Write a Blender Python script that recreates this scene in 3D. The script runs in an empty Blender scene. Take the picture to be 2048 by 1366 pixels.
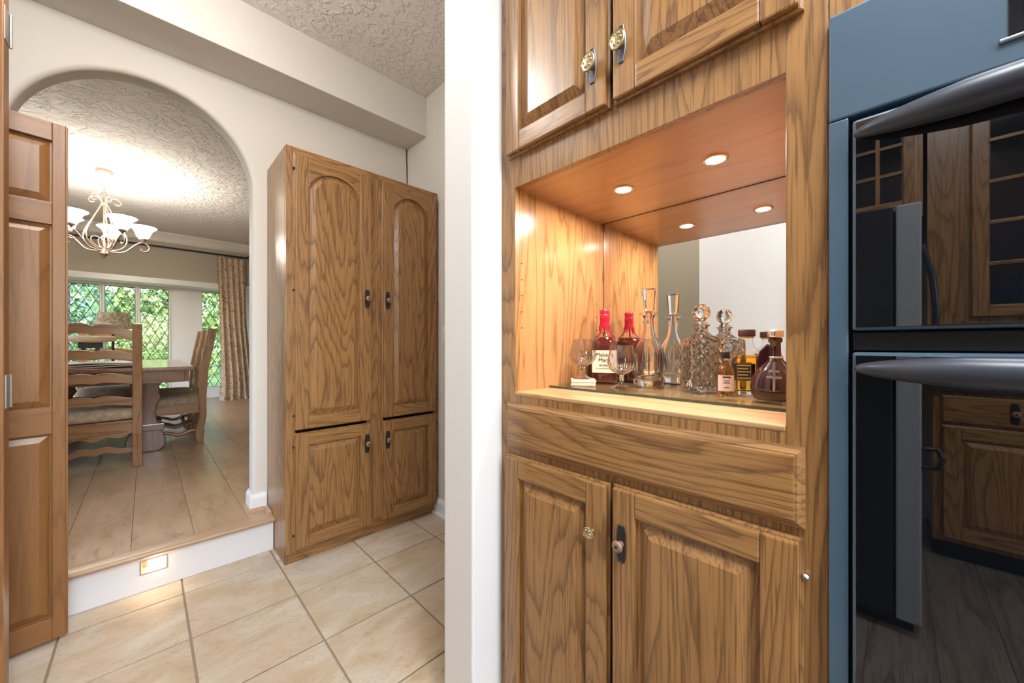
import bpy, bmesh, math, random
from mathutils import Vector, Matrix
random.seed(7)
PI = math.pi
S = bpy.context.scene
C = S.collection
# world axes: X runs along the arch wall, Y runs from the kitchen to the dining room, metres.
# ---------------------------------------------------------------- camera
cam_d = bpy.data.cameras.new('camera'); cam = bpy.data.objects.new('camera', cam_d); C.objects.link(cam)
cam.location = (0, 0, 1.12); cam.rotation_euler = (PI/2, 0, math.radians(-44.35))
cam_d.sensor_width = 36; cam_d.lens = 749/2048*36; cam_d.shift_y = 7/2048; cam_d.clip_start = .02
S.camera = cam
# ---------------------------------------------------------------- sky, sun, exposure
W = bpy.data.worlds.new('world'); S.world = W; W.use_nodes = True
wn = W.node_tree.nodes; bg = wn['Background']
sky = wn.new('ShaderNodeTexSky'); sky.sky_type = 'NISHITA'; sky.sun_disc = False
sky.sun_elevation = math.radians(48); sky.sun_rotation = math.radians(200); sky.dust_density = 2
W.node_tree.links.new(sky.outputs[0], bg.inputs[0]); bg.inputs[1].default_value = .78
def lamp(name, kind, loc, energy, color=(1, 1, 1), rot=(0, 0, 0), parent=None, **kw):
    d = bpy.data.lights.new(name, kind); d.energy = energy; d.color = color
    for k, v in kw.items(): setattr(d, k, v)
    o = bpy.data.objects.new(name, d); C.objects.link(o); o.location = loc; o.rotation_euler = rot
    if parent: o.parent = parent
    return o
lamp('sun', 'SUN', (0, 4, 9), 3.4, (1, .93, .82), (math.radians(40), 0, math.radians(25)), angle=.02)
S.view_settings.view_transform = 'Standard'; S.view_settings.look = 'None'
S.view_settings.gamma = 1; S.view_settings.use_curve_mapping = False
S.view_settings.exposure = .8
S.cycles.use_denoising = True
S.cycles.sample_clamp_indirect = 6
S.cycles.max_bounces = 10; S.cycles.diffuse_bounces = 4; S.cycles.glossy_bounces = 5; S.cycles.transmission_bounces = 10

# ---------------------------------------------------------------- materials
def new_mat(name):
    m = bpy.data.materials.new(name); m.use_nodes = True
    nt = m.node_tree; return m, nt, nt.nodes['Principled BSDF']
def plain(name, col, rough=.5, metal=0, emit=0, ecol=None, **kw):
    m, nt, b = new_mat(name)
    b.inputs['Base Color'].default_value = (*col, 1); b.inputs['Roughness'].default_value = rough
    b.inputs['Metallic'].default_value = metal
    if emit:
        b.inputs['Emission Color'].default_value = (*(ecol or col), 1); b.inputs['Emission Strength'].default_value = emit
    for k, v in kw.items(): b.inputs[k].default_value = v
    return m
class NT:
    def __init__(s, nt): s.nt = nt
    def n(s, t, **kw):
        x = s.nt.nodes.new(t)
        for k, v in kw.items(): setattr(x, k, v)
        return x
    def l(s, a, b): s.nt.links.new(a, b)
    def math(s, op, a, b=None, c=None):
        x = s.n('ShaderNodeMath', operation=op)
        for i, v in enumerate((a, b, c)):
            if v is None: continue
            if hasattr(v, 'is_linked'): s.l(v, x.inputs[i])
            else: x.inputs[i].default_value = v
        return x.outputs[0]
    def vec(s, rnd=9.0):
        tc = s.n('ShaderNodeTexCoord'); oi = s.n('ShaderNodeObjectInfo')
        m = s.n('ShaderNodeVectorMath', operation='SCALE'); cx = s.n('ShaderNodeCombineXYZ')
        s.l(oi.outputs['Random'], cx.inputs[0]); 
        s.l(s.math('MULTIPLY', s.math('FRACT', s.math('MULTIPLY', oi.outputs['Random'], 7.13)), 1.0), cx.inputs[1])
        s.l(s.math('FRACT', s.math('MULTIPLY', oi.outputs['Random'], 3.7)), cx.inputs[2])
        s.l(cx.outputs[0], m.inputs[0]); m.inputs['Scale'].default_value = rnd
        a = s.n('ShaderNodeVectorMath', operation='ADD'); s.l(tc.outputs['Object'], a.inputs[0]); s.l(m.outputs[0], a.inputs[1])
        return a.outputs[0]
    def scale(s, v, sc):
        m = s.n('ShaderNodeVectorMath', operation='MULTIPLY'); s.l(v, m.inputs[0]); m.inputs[1].default_value = sc; return m.outputs[0]
    def noise(s, v, scale=1., detail=2., rough=.5, dist=0.):
        x = s.n('ShaderNodeTexNoise'); s.l(v, x.inputs['Vector']); x.inputs['Scale'].default_value = scale
        x.inputs['Detail'].default_value = detail; x.inputs['Roughness'].default_value = rough; x.inputs['Distortion'].default_value = dist
        return x.outputs['Fac']
    def ramp(s, f, stops):
        r = s.n('ShaderNodeValToRGB'); s.l(f, r.inputs[0]); e = r.color_ramp.elements
        while len(e) < len(stops): e.new(.5)
        for i, (p, c) in enumerate(stops): e[i].position = p; e[i].color = (*c, 1) if len(c) == 3 else c
        return r.outputs[0]
    def mix(s, f, a, b, mode='MIX'):
        x = s.n('ShaderNodeMix', data_type='RGBA', blend_type=mode)
        for sock, v in ((x.inputs[0], f), (x.inputs[6], a), (x.inputs[7], b)):
            if hasattr(v, 'is_linked'): s.l(v, sock)
            else: sock.default_value = (*v, 1) if isinstance(v, tuple) else v
        return x.outputs[2]
    def bump(s, h, b, strength=.3, dist=.01):
        x = s.n('ShaderNodeBump'); x.inputs['Strength'].default_value = strength; x.inputs['Distance'].default_value = dist
        s.l(h, x.inputs['Height']); s.l(x.outputs[0], b.inputs['Normal'])
def wood(name, axis, light, mid, dark, rings=24., cross=6., along=.6, rough=.35, pore=.78, coat=.25, ringmix=.8):
    """grain runs along the local axis; contour lines of a stretched noise give the cathedral figure"""
    m, nt, b = new_mat(name); t = NT(nt); v = t.vec()
    def st(c, g): q = [c, c, c]; q[axis] = g; return tuple(q)
    n1 = t.noise(t.scale(v, st(cross, along)), 1, 1.5, .45, .15)
    wob = t.noise(t.scale(v, st(60, 5)), 1, 2, .6)
    r = t.math('FRACT', t.math('ADD', t.math('MULTIPLY', n1, rings), t.math('MULTIPLY', wob, .8)))
    ringc = t.ramp(r, [(0, dark), (.07, dark), (.20, mid), (.45, light), (.90, light), (1, mid)])
    big = t.noise(t.scale(v, st(3, .6)), 1, 2)
    base = t.mix(ringmix, light, ringc)
    base = t.mix(t.math('MULTIPLY', big, .45), base, mid)
    p = t.noise(t.scale(v, st(260, 7)), 1, 2, .6)
    pm = t.math('MULTIPLY', t.ramp(p, [(.5, (0, 0, 0)), (.68, (1, 1, 1))]), pore)
    t.l(t.mix(pm, base, dark), b.inputs['Base Color'])
    b.inputs['Roughness'].default_value = rough; b.inputs['Coat Weight'].default_value = coat; b.inputs['Coat Roughness'].default_value = .2
    t.bump(p, b, .08, .002)
    return m
OAK = ((.355, .180, .060), (.245, .118, .037), (.115, .052, .018))
oak = [wood('oak_%s' % 'xyz'[i], i, *OAK) for i in range(3)]
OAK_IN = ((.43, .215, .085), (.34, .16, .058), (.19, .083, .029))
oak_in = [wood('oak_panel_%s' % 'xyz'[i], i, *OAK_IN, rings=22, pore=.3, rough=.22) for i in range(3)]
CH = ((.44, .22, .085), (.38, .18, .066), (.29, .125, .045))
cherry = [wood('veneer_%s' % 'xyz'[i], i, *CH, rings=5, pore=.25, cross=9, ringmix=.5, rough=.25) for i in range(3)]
DOORW = ((.30, .135, .040), (.235, .10, .029), (.13, .052, .016))
dwood = [wood('door_wood_%s' % 'xyz'[i], i, *DOORW, rings=9, pore=.25, cross=7, ringmix=.45, rough=.34, coat=.08) for i in range(3)]
CHW = ((.34, .165, .060), (.25, .115, .038), (.11, .045, .016))
chw = [wood('chair_wood_%s' % 'xyz'[i], i, *CHW, rings=8, pore=.35, cross=8, rough=.3) for i in range(3)]
TBW = ((.22, .085, .038), (.17, .062, .027), (.09, .032, .014))
tbw = [wood('table_wood_%s' % 'xyz'[i], i, *TBW, rings=7, pore=.25, cross=6, rough=.13, coat=.6) for i in range(3)]
PLK = ((.36, .225, .125), (.30, .18, .095), (.16, .09, .045))
def plank_mat():
    m, nt, b = new_mat('dining_plank'); t = NT(nt); v = t.vec(20)
    n = t.noise(t.scale(v, (9, 2.2, 1)), 1, 6, .68, .6); c = t.ramp(n, [(.25, (.31, .185, .10)), (.5, (.46, .295, .165)), (.75, (.53, .36, .215))])
    k = t.noise(t.scale(v, (14, 5, 1)), 1, 5, .7, 1.5)
    kk = t.math('MULTIPLY', t.ramp(k, [(.57, (0, 0, 0)), (.68, (1, 1, 1))]), .55)
    f = t.noise(t.scale(v, (160, 6, 1)), 1, 2)
    c = t.mix(kk, c, (.17, .10, .055)); c = t.mix(t.math('MULTIPLY', f, .25), c, (.22, .13, .07))
    t.l(c, b.inputs['Base Color']); b.inputs['Roughness'].default_value = .34; t.bump(f, b, .06, .002)
    return m
plank = plank_mat()
def tile_mat():
    m, nt, b = new_mat('stone_tile'); t = NT(nt); v = t.vec(15)
    n = t.noise(t.scale(v, (3.5, 6.5, 4)), 1, 5, .6, .8)
    c = t.ramp(n, [(.28, (.44, .32, .20)), (.46, (.52, .42, .30)), (.62, (.57, .50, .40)), (.8, (.60, .55, .48))])
    g = t.noise(t.scale(v, (30, 55, 30)), 1, 6, .7, 1.2)
    gm = t.math('MULTIPLY', t.ramp(g, [(.52, (0, 0, 0)), (.7, (1, 1, 1))]), .7)
    c = t.mix(gm, c, (.38, .26, .16)); t.l(c, b.inputs['Base Color'])
    b.inputs['Roughness'].default_value = .6; t.bump(g, b, .14, .004)
    return m
tile_m = tile_mat()
def plaster(name, col, strength, scale, dark=None):
    m, nt, b = new_mat(name); t = NT(nt); v = t.vec(0)
    n = t.noise(v, scale, 3, .55, 1.3); h = t.ramp(n, [(.46, (0, 0, 0)), (.56, (1, 1, 1))])
    n2 = t.noise(v, scale*3, 2, .5)
    b.inputs['Base Color'].default_value = (*col, 1); b.inputs['Roughness'].default_value = .85
    t.bump(t.math('ADD', h, t.math('MULTIPLY', n2, .3)), b, strength, .012)
    return m
def paint(name, col, rough=.6):
    m, nt, b = new_mat(name); t = NT(nt); v = t.vec(0)
    b.inputs['Base Color'].default_value = (*col, 1); b.inputs['Roughness'].default_value = rough
    t.bump(t.noise(v, 220, 2), b, .05, .002)
    return m
M = dict(
    wall=paint('cream_wall_paint', (.66, .62, .565)), wall_white=paint('white_wall_paint', (.74, .73, .72)),
    taupe=paint('taupe_wall_paint', (.43, .385, .305)), white=paint('white_gloss_trim', (.80, .80, .80), .3),
    crown=paint('ivory_trim_paint', (.74, .69, .61), .5),
    ceil=plaster('knockdown_ceiling', (.72, .68, .625), .55, 16), ceil_d=plaster('crow_foot_ceiling', (.72, .68, .64), .75, 12),
    grout=plain('grout', (.33, .255, .185), .9), steel=plain('brushed_steel', (.5, .5, .5), .35, 1),
    dark_metal=plain('dark_iron', (.03, .028, .028), .4, .6), pewter=plain('pewter', (.11, .11, .13), .42, .8),
    brass=plain('antique_brass', (.52, .42, .24), .28, 1), rust_knob=plain('bronzed_knob', (.27, .17, .12), .4, .35),
    plate=plain('blackened_plate', (.035, .032, .032), .45, .5), hole=plain('dark_hole', (.015, .01, .008), .9),
    oven=plain('blue_sheen_enamel', (.053, .100, .148), .34, 0, **{'Coat Weight': .6, 'Coat Roughness': .15}),  # black enamel, with its blue window sheen put into the base colour
    oven_dark=plain('black_recess', (.004, .005, .007), .4), oven_handle=plain('slate_handle', (.034, .040, .054), .36),
    oven_glass=plain('oven_black_glass', (.003, .0035, .005), .015, 0, **{'Specular IOR Level': 1.0, 'Coat Weight': 1, 'Coat Roughness': .01, 'Coat IOR': 1.7}),
    display=plain('display_panel', (.01, .012, .016), .1), button=plain('pale_blue_button', (.30, .42, .55), .3),
    fridge=plain('black_fridge', (.012, .016, .022), .3), fridge_edge=plain('grey_fridge_edge', (.30, .33, .37), .4),
    seat=None, bulb=plain('warm_bulb', (1, .9, .75), .5, emit=25, ecol=(1, .86, .66)),
    shade=plain('lit_glass_shade', (.9, .88, .82), .4, emit=27, ecol=(1, .94, .84)),
    spot=plain('halogen_face', (1, .95, .85), .4, emit=40, ecol=(1, .90, .74)),
    spot_rim=plain('gold_rim', (.75, .6, .38), .25, 1), chand=plain('rubbed_bronze', (.31, .215, .165), .42, .55),
    lead=plain('lead_came', (.05, .065, .065), .5, .4), cloth=None, linen=plain('linen', (.60, .55, .49), .9),
    black=plain('black_metal', (.012, .012, .013), .4), alab=plain('alabaster', (.62, .50, .33), .3),
    red_wax=plain('red_wax', (.50, .008, .035), .3), label=plain('cream_label', (.78, .70, .56), .7), ink=plain('label_ink', (.03, .02, .02), .7),
    label_black=plain('black_label', (.02, .018, .015), .5), gold=plain('gold_print', (.62, .46, .16), .35, .6), label_pink=plain('pale_pink_label', (.72, .55, .56), .7),
    cap_brown=plain('brown_cap', (.05, .017, .012), .35), cap_black=plain('black_cap', (.01, .01, .01), .3), coaster=plain('travertine_coaster', (.72, .58, .42), .6),
    silver=plain('silver_emblem', (.75, .72, .68), .25, .9), pin=plain('dark_hinge_pin', (.05, .03, .02), .4, .6),
    grass=plain('grass', (.10, .17, .05), .95), bark=plain('bark', (.10, .075, .06), .95), glow=plain('fill_diffuser', (.9, .9, .9), .5, emit=4, ecol=(.93, .96, 1)),
    switch=plain('ivory_plastic', (.78, .74, .66), .4), mirror=plain('mirror_silver', (.86, .87, .86), .01, 1), counter=plain('dark_counter', (.05, .05, .055), .25),
    cabglass=plain('dark_cabinet_glass', (.012, .015, .02), .08), copper=plain('copper_socket', (.42, .26, .19), .4, .6))
def glass(name, col=(1, 1, 1), rough=0., ior=1.5):
    m, nt, b = new_mat(name); b.inputs['Base Color'].default_value = (*col, 1); b.inputs['Roughness'].default_value = rough
    b.inputs['Transmission Weight'].default_value = 1; b.inputs['IOR'].default_value = ior
    return m
def thin_glass(name, col, refl=1.0, ior=1.45):
    m = bpy.data.materials.new(name); m.use_nodes = True; nt = m.node_tree; t = NT(nt); nt.nodes.remove(nt.nodes['Principled BSDF'])
    tr = t.n('ShaderNodeBsdfTransparent'); tr.inputs[0].default_value = (*col, 1); gl = t.n('ShaderNodeBsdfGlossy'); gl.inputs['Roughness'].default_value = .01
    lw = t.n('ShaderNodeLayerWeight'); lw.inputs[0].default_value = .5; mx = t.n('ShaderNodeMixShader')
    f_ = t.math('ADD', t.math('MULTIPLY', t.math('POWER', lw.outputs['Facing'], 5.0), .92), .04)
    t.l(t.math('MULTIPLY', f_, refl), mx.inputs[0]); t.l(tr.outputs[0], mx.inputs[1]); t.l(gl.outputs[0], mx.inputs[2])
    t.l(mx.outputs[0], nt.nodes['Material Output'].inputs[0]); return m
M['crystal'] = glass('lead_crystal', (1, 1, 1), 0, 1.42); M['thin'] = thin_glass('thin_clear_glass', (.96, .96, .96), .9)
M['pane'] = thin_glass('window_pane', (.95, .98, .97), .5); M['shelf_glass'] = thin_glass('shelf_glass', (.95, .97, .95), .8)
M['stemware'] = thin_glass('stemware_glass', (.93, .92, .92), 2.2)
M['bottle'] = thin_glass('clear_bottle_glass', (.97, .97, .96), 1)
M['bourbon'] = plain('dark_bourbon', (.09, .012, .010), .08, **{'Coat Weight': .5})
def cut_glass():
    m, nt, b = new_mat('cut_crystal'); t = NT(nt); b.inputs['Transmission Weight'].default_value = 1; b.inputs['IOR'].default_value = 1.42; b.inputs['Roughness'].default_value = .03
    tc_ = t.n('ShaderNodeTexCoord'); hs = []
    for ang in (.9, -.9):
        mp = t.n('ShaderNodeMapping'); mp.inputs['Rotation'].default_value = (ang, ang, 0); t.l(tc_.outputs['Object'], mp.inputs[0])
        w = t.n('ShaderNodeTexWave', wave_profile='TRI'); w.inputs['Scale'].default_value = 24; t.l(mp.outputs[0], w.inputs['Vector']); hs.append(w.outputs['Fac'])
    t.bump(t.math('MAXIMUM', *hs), b, .7, .004); return m
M['cut'] = cut_glass()
M['whisky'] = glass('golden_whisky', (.90, .50, .07), 0, 1.36); M['cognac'] = plain('dark_cognac', (.035, .010, .012), .06, **{'Coat Weight': .6})
M['shelf_edge'] = plain('glass_edge', (.05, .075, .06), .15)
def cloth_mat():
    m, nt, b = new_mat('toile_curtain'); t = NT(nt); v = t.vec(0)
    a = t.noise(v, 14, 4, .6, 2.2); c = t.noise(v, 22, 4, .6, 1.5)
    col = t.mix(t.ramp(a, [(.52, (0, 0, 0)), (.6, (1, 1, 1))]), (.60, .48, .34), (.36, .15, .10))
    col = t.mix(t.math('MULTIPLY', t.ramp(c, [(.56, (0, 0, 0)), (.63, (1, 1, 1))]), .7), col, (.22, .18, .11))
    t.l(col, b.inputs['Base Color']); b.inputs['Roughness'].default_value = .9; b.inputs['Sheen Weight'].default_value = .2
    return m
M['cloth'] = cloth_mat()
def mottle(name, c1, c2, scale, rough=.9):
    m, nt, b = new_mat(name); t = NT(nt); v = t.vec(3); n = t.noise(v, scale, 4, .6, .5)
    t.l(t.ramp(n, [(.38, c1), (.62, c2)]), b.inputs['Base Color']); b.inputs['Roughness'].default_value = rough; return m
M['seat'] = mottle('damask_seat', (.36, .265, .18), (.47, .37, .27), 26); M['mottle'] = mottle('mottled_shade', (.20, .15, .10), (.46, .38, .27), 40)
M['leaf'] = mottle('leaf_green', (.07, .17, .06), (.24, .38, .17), 3, .6); M['leaf2'] = mottle('leaf_blue_green', (.08, .20, .12), (.26, .42, .28), 3, .6)
M['leaf3'] = mottle('leaf_lime', (.14, .24, .06), (.38, .48, .18), 3, .6)
for k in ('leaf', 'leaf2', 'leaf3'): pass
M['kfloor'] = wood('kitchen_plank', 0, (.20, .165, .135), (.15, .12, .10), (.08, .06, .05), rings=6, cross=6, rough=.3)
M['spatter'] = mottle('weathered', (.2, .12, .06), (.3, .18, .09), 20)

# ---------------------------------------------------------------- mesh helpers
class MB:
    def __init__(s): s.v = []; s.f = []
    def add(s, vs, fs):
        o = len(s.v); s.v += [tuple(p) for p in vs]; s.f += [tuple(i+o for i in f) for f in fs]; return s
    def box(s, lo, hi):
        x0, y0, z0 = lo; x1, y1, z1 = hi
        return s.add([(x0, y0, z0), (x1, y0, z0), (x1, y1, z0), (x0, y1, z0), (x0, y0, z1), (x1, y0, z1), (x1, y1, z1), (x0, y1, z1)],
                     [(3, 2, 1, 0), (4, 5, 6, 7), (0, 1, 5, 4), (1, 2, 6, 5), (2, 3, 7, 6), (3, 0, 4, 7)])
    def prism(s, poly, a, b, ax='y'):
        n = len(poly)
        def P(p, d): return (p[0], d, p[1]) if ax == 'y' else ((d, p[0], p[1]) if ax == 'x' else (p[0], p[1], d))
        vs = [P(p, a) for p in poly] + [P(p, b) for p in poly]
        return s.add(vs, [tuple(range(n)), tuple(range(2*n-1, n-1, -1))] + [(i, (i+1) % n, n+(i+1) % n, n+i) for i in range(n)])
    def lathe(s, prof, seg=24, c=(0, 0, 0), sx=1., sy=1., power=None, M4=None):
        vs = []
        for r, z in prof:
            for k in range(seg):
                t = 2*PI*k/seg; cx, sn = math.cos(t), math.sin(t)
                if power:
                    q = (abs(cx)**power+abs(sn)**power)**(-1/power); cx, sn = cx*q, sn*q
                p = Vector((r*cx*sx, r*sn*sy, z))
                if M4: p = M4 @ p
                vs.append((p[0]+c[0], p[1]+c[1], p[2]+c[2]))
        n = len(prof); fs = []
        for i in range(n-1):
            for k in range(seg): fs.append((i*seg+k, i*seg+(k+1) % seg, (i+1)*seg+(k+1) % seg, (i+1)*seg+k))
        fs.append(tuple(range(seg-1, -1, -1))); fs.append(tuple((n-1)*seg+k for k in range(seg)))
        return s.add(vs, fs)
    def tube(s, pts, r, seg=8, closed=False):
        pts = [Vector(p) for p in pts]; n = len(pts); vs = []; up = Vector((0, 0, 1)); prev = None
        for i, p in enumerate(pts):
            if closed: d = pts[(i+1) % n]-pts[i-1]
            else: d = pts[min(i+1, n-1)]-pts[max(i-1, 0)]
            d.normalize()
            if prev is None:
                a = d.cross(up if abs(d.z) < .95 else Vector((1, 0, 0))).normalized()
            else: a = (prev-d*prev.dot(d)).normalized()
            prev = a; b = d.cross(a); rr = r[i] if isinstance(r, (list, tuple)) else r
            for k in range(seg): t = 2*PI*k/seg; vs.append(tuple(p+(a*math.cos(t)+b*math.sin(t))*rr))
        fs = []
        for i in range(n if closed else n-1):
            j = (i+1) % n
            for k in range(seg): fs.append((i*seg+k, i*seg+(k+1) % seg, j*seg+(k+1) % seg, j*seg+k))
        if not closed: fs += [tuple(range(seg-1, -1, -1)), tuple((n-1)*seg+k for k in range(seg))]
        return s.add(vs, fs)
    def loops(s, ls, cap0=False, cap1=True):
        n = len(ls[0]); vs = [p for l in ls for p in l]; fs = []
        for i in range(len(ls)-1):
            for k in range(n): fs.append((i*n+k, i*n+(k+1) % n, (i+1)*n+(k+1) % n, (i+1)*n+k))
        if cap0: fs.append(tuple(range(n-1, -1, -1)))
        if cap1: fs.append(tuple((len(ls)-1)*n+k for k in range(n)))
        return s.add(vs, fs)
    def mesh(s, name, bevel=0, seg=2, smooth=0, recalc=True, merge=False):
        bm = bmesh.new(); vv = [bm.verts.new(p) for p in s.v]
        for f in s.f:
            try: bm.faces.new([vv[i] for i in f])
            except ValueError: pass
        if merge: bmesh.ops.remove_doubles(bm, verts=bm.verts, dist=1e-5)
        if recalc: bmesh.ops.recalc_face_normals(bm, faces=bm.faces)
        if bevel:
            es = [e for e in bm.edges if len(e.link_faces) == 2 and e.calc_face_angle(0) > .5]
            bmesh.ops.bevel(bm, geom=es, offset=bevel, segments=seg, profile=.6, affect='EDGES', clamp_overlap=True)
        me = bpy.data.meshes.new(name); bm.to_mesh(me); bm.free()
        if smooth:
            for p in me.polygons: p.use_smooth = True
            me.set_sharp_from_angle(angle=math.radians(smooth))
        return me
def obj(name, mb, mat, parent=None, bevel=0, seg=2, smooth=0, loc=None, rz=0, rot=None, **kw):
    me = mb.mesh(name, bevel, seg, smooth, **kw) if isinstance(mb, MB) else mb
    if mat is not None and not me.materials: me.materials.append(mat)
    o = bpy.data.objects.new(name, me); C.objects.link(o)
    if parent: o.parent = parent
    if loc: o.location = loc
    if rot: o.rotation_euler = rot
    elif rz: o.rotation_euler = (0, 0, rz)
    return o
def tag(o, label, cat, group=None, kind=None):
    o['label'] = label; o['category'] = cat
    if group: o['group'] = group
    if kind: o['kind'] = kind
    return o
def thing(name, label, cat, loc=(0, 0, 0), rz=0, group=None):
    o = bpy.data.objects.new(name, None); C.objects.link(o); o.location = loc; o.rotation_euler = (0, 0, rz); o.empty_display_size = .1
    return tag(o, label, cat, group)
def struct(name, mb, mat, label, cat, **kw): return tag(obj(name, mb, mat, **kw), label, cat, kind='structure')
def copy_tree(o, parent=None):
    c = o.copy(); C.objects.link(c); c.parent = parent
    for ch in list(o.children): copy_tree(ch, c)
    return c
def B(lo, hi): return MB().box(lo, hi)
def arc(cx, cz, r, a0, a1, n): return [(cx+r*math.cos(a0+(a1-a0)*i/n), cz+r*math.sin(a0+(a1-a0)*i/n)) for i in range(n+1)]

# ================================================================= SETTING
STEP = .18; YA = 2.55; XN = 1.40; CEIL = 2.845; DCEIL = 2.89; YF = 8.1; XB = .7575
AX, AZ, AR = .008, 1.993, .425          # the arch: centre and radius
# tiled floor, tile by tile on a grout bed
fl = struct('floor', B((-1.2, .62, -.06), (1.40, 2.42, -.006)), M['grout'], 'beige stone tile floor with grey-brown grout in front of the step', 'floor')
P = .3625; GR = .0035
for i in range(-5, 4):
    for j in range(-3, 3):
        x0, x1 = .485+i*P, .485+(i+1)*P; y0, y1 = 1.515+j*P, 1.515+(j+1)*P
        x0, x1 = max(x0+GR, -1.19), min(x1-GR, 1.398); y0, y1 = max(y0+GR, .622), min(y1-GR, 2.384)
        if x1-x0 > .03 and y1-y0 > .03: obj('tile', B((x0, y0, -.006), (x1, y1, 0)), tile_m, fl, bevel=.0022, seg=2)
kf = struct('floor_kitchen', B((-2.25, -3.0, -.06), (1.40, .62, -.008)), M['grout'], 'grey-brown plank floor of the kitchen reflected in the oven', 'floor')
for i in range(20):
    y0 = -3.0+i*.181
    obj('plank', B((-2.24, y0+.001, -.008), (1.39, y0+.179, 0)), M['kfloor'], kf, bevel=.001, seg=1)
# dining floor planks, running away from the step
df = struct('floor_dining', B((-3.2, 2.46, STEP-.06), (2.6, 8.75, STEP-.008)), plain('plank_gap', (.16, .10, .06), .9), 'brown wood-look plank floor of the raised dining room', 'floor')
for i in range(-13, 10):
    x0 = .1735+i*.2233; x1 = x0+.2233; y = 2.44-random.random()*.9; ys = []
    if i == -2: y = 2.44-.72
    while y < 8.7: ys.append(y); y += 1.22
    for y in ys:
        a, b = max(y, 2.442), min(y+1.22, 8.7)
        if b-a > .04: obj('plank', B((x0+.0007, a+.0004, STEP-.008), (x1-.0007, b-.0004, STEP)), plank, df, bevel=.0007, seg=1)
# step: riser with a cut-out for the lamp, wood nosing
r = MB(); LX0, LX1, LZ0, LZ1 = -.017, .070, .080, .138
r.box((-.9, 2.385, 0), (LX0, 2.44, .155)).box((LX1, 2.385, 0), (.50, 2.44, .155)).box((LX0, 2.385, 0), (LX1, 2.44, LZ0)).box((LX0, 2.385, LZ1), (LX1, 2.44, .155))
struct('trim_1', r, M['wall_white'], 'white painted riser of the single step below the arch', 'step riser')
nos = [(2.442, STEP), (2.442, .155)] + arc(2.372, .1675, .0125, -PI/2, -3*PI/2, 8)
m_ = MB().prism(nos, -.9, .502, 'x')
struct('trim_2', m_, wood('nosing_wood', 0, (.47, .30, .175), (.40, .24, .13), (.25, .14, .07), rings=6, pore=.3), 'light wood nosing along the edge of the step', 'stair nosing', smooth=40)
st = thing('step_light', 'small lit lamp recessed in the white step riser', 'step light', (LX0, 2.386, LZ0))
w_, h_ = LX1-LX0, LZ1-LZ0
obj('housing', MB().box((0, .001, 0), (w_, .06, .002)).box((0, .001, h_-.002), (w_, .06, h_)).box((0, .001, .002), (.002, .06, h_-.002)).box((w_-.002, .001, .002), (w_, .06, h_-.002)).box((0, .052, .002), (w_, .06, h_-.002)), plain('brass_housing', (.62, .48, .33), .35, .5), st)
fr_ = MB().box((-.003, -.002, -.003), (w_+.003, .0005, .001)).box((-.003, -.002, h_-.001), (w_+.003, .0005, h_+.003)).box((-.003, -.002, .001), (.001, .0005, h_-.001)).box((w_-.001, -.002, .001), (w_+.003, .0005, h_-.001))
obj('frame', fr_, M['copper'], st)
obj('socket', MB().lathe([(.012, 0), (.014, .004), (.014, .02), (.011, .022)], 14, (.004, .028, h_/2), M4=Matrix.Rotation(PI/2, 4, 'Y')), M['copper'], st, smooth=40)
obj('bulb', MB().lathe([(.004, 0), (.009, .004), (.012, .014), (.012, .034), (.008, .046), (.002, .05)], 16, (.026, .028, h_/2), M4=Matrix.Rotation(PI/2, 4, 'Y')), M['bulb'], st, smooth=60)
lamp('step_bulb_light', 'POINT', (w_/2+.01, -.004, h_/2), .35, (1, .8, .58), parent=st, shadow_soft_size=.01)
# wall with the round arch, plaster corners rounded
WT = .115; RR = .022
def arch_path(rad, zb):
    return [(AX-rad, zb)] + [(AX-rad, zb+(AZ-zb)*k/4) for k in range(1, 4)] + arc(AX, AZ, rad, PI, 0, 40) + [(AX+rad, AZ-(AZ-zb)*k/4) for k in range(1, 4)] + [(AX+rad, zb)]
prof = [(RR*(1-math.sin(t)), YA+RR*(1-math.cos(t))) for t in [PI/2*k/6 for k in range(7)]]     # (growth of radius, y) front round
prof = [(RR*(1-math.sin(t)), YA+RR-RR*math.cos(t)) for t in [PI/2*k/6 for k in range(7)]]
full = prof + [(g, 2*YA+WT-y) for g, y in reversed(prof)]
mb = MB(); lo_ = []
for g, y in full: lo_.append([(x, y, z) for x, z in arch_path(AR+g, STEP)])
n = len(lo_[0]); vs = [p for l in lo_ for p in l]; fs = []
for i in range(len(lo_)-1):
    for k in range(n-1): fs.append((i*n+k, i*n+k+1, (i+1)*n+k+1, (i+1)*n+k))
mb.add(vs, fs)
XL, ZT = -1.6, 2.95
for y, rev in ((YA, 0), (YA+WT, 1)):
    path = arch_path(AR+RR, STEP); k0 = next(i for i, p in enumerate(path) if p[1] >= AZ-1e-6); k1 = len(path)-1-k0
    outer = []
    for (x, z) in path:
        if z < AZ-1e-6 or abs(z-AZ) < 1e-6: outer.append((XL if x < AX else XN, z))
        else: outer.append((XL+(XN-XL)*((x-(AX-AR-RR))/(2*(AR+RR))), ZT))
    a = [(x, y, z) for x, z in path]; b = [(x, y, z) for x, z in outer]
    mb.add(a+b, [(k, k+1, n+k+1, n+k) for k in range(n-1)])
mb.add([(XL, YA, 0), (AX-AR-RR, YA, 0), (AX-AR-RR, YA, STEP), (XL, YA, STEP)], [(0, 1, 2, 3)]).add([(AX+AR+RR, YA, 0), (XN, YA, 0), (XN, YA, STEP), (AX+AR+RR, YA, STEP)], [(0, 1, 2, 3)])
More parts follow.
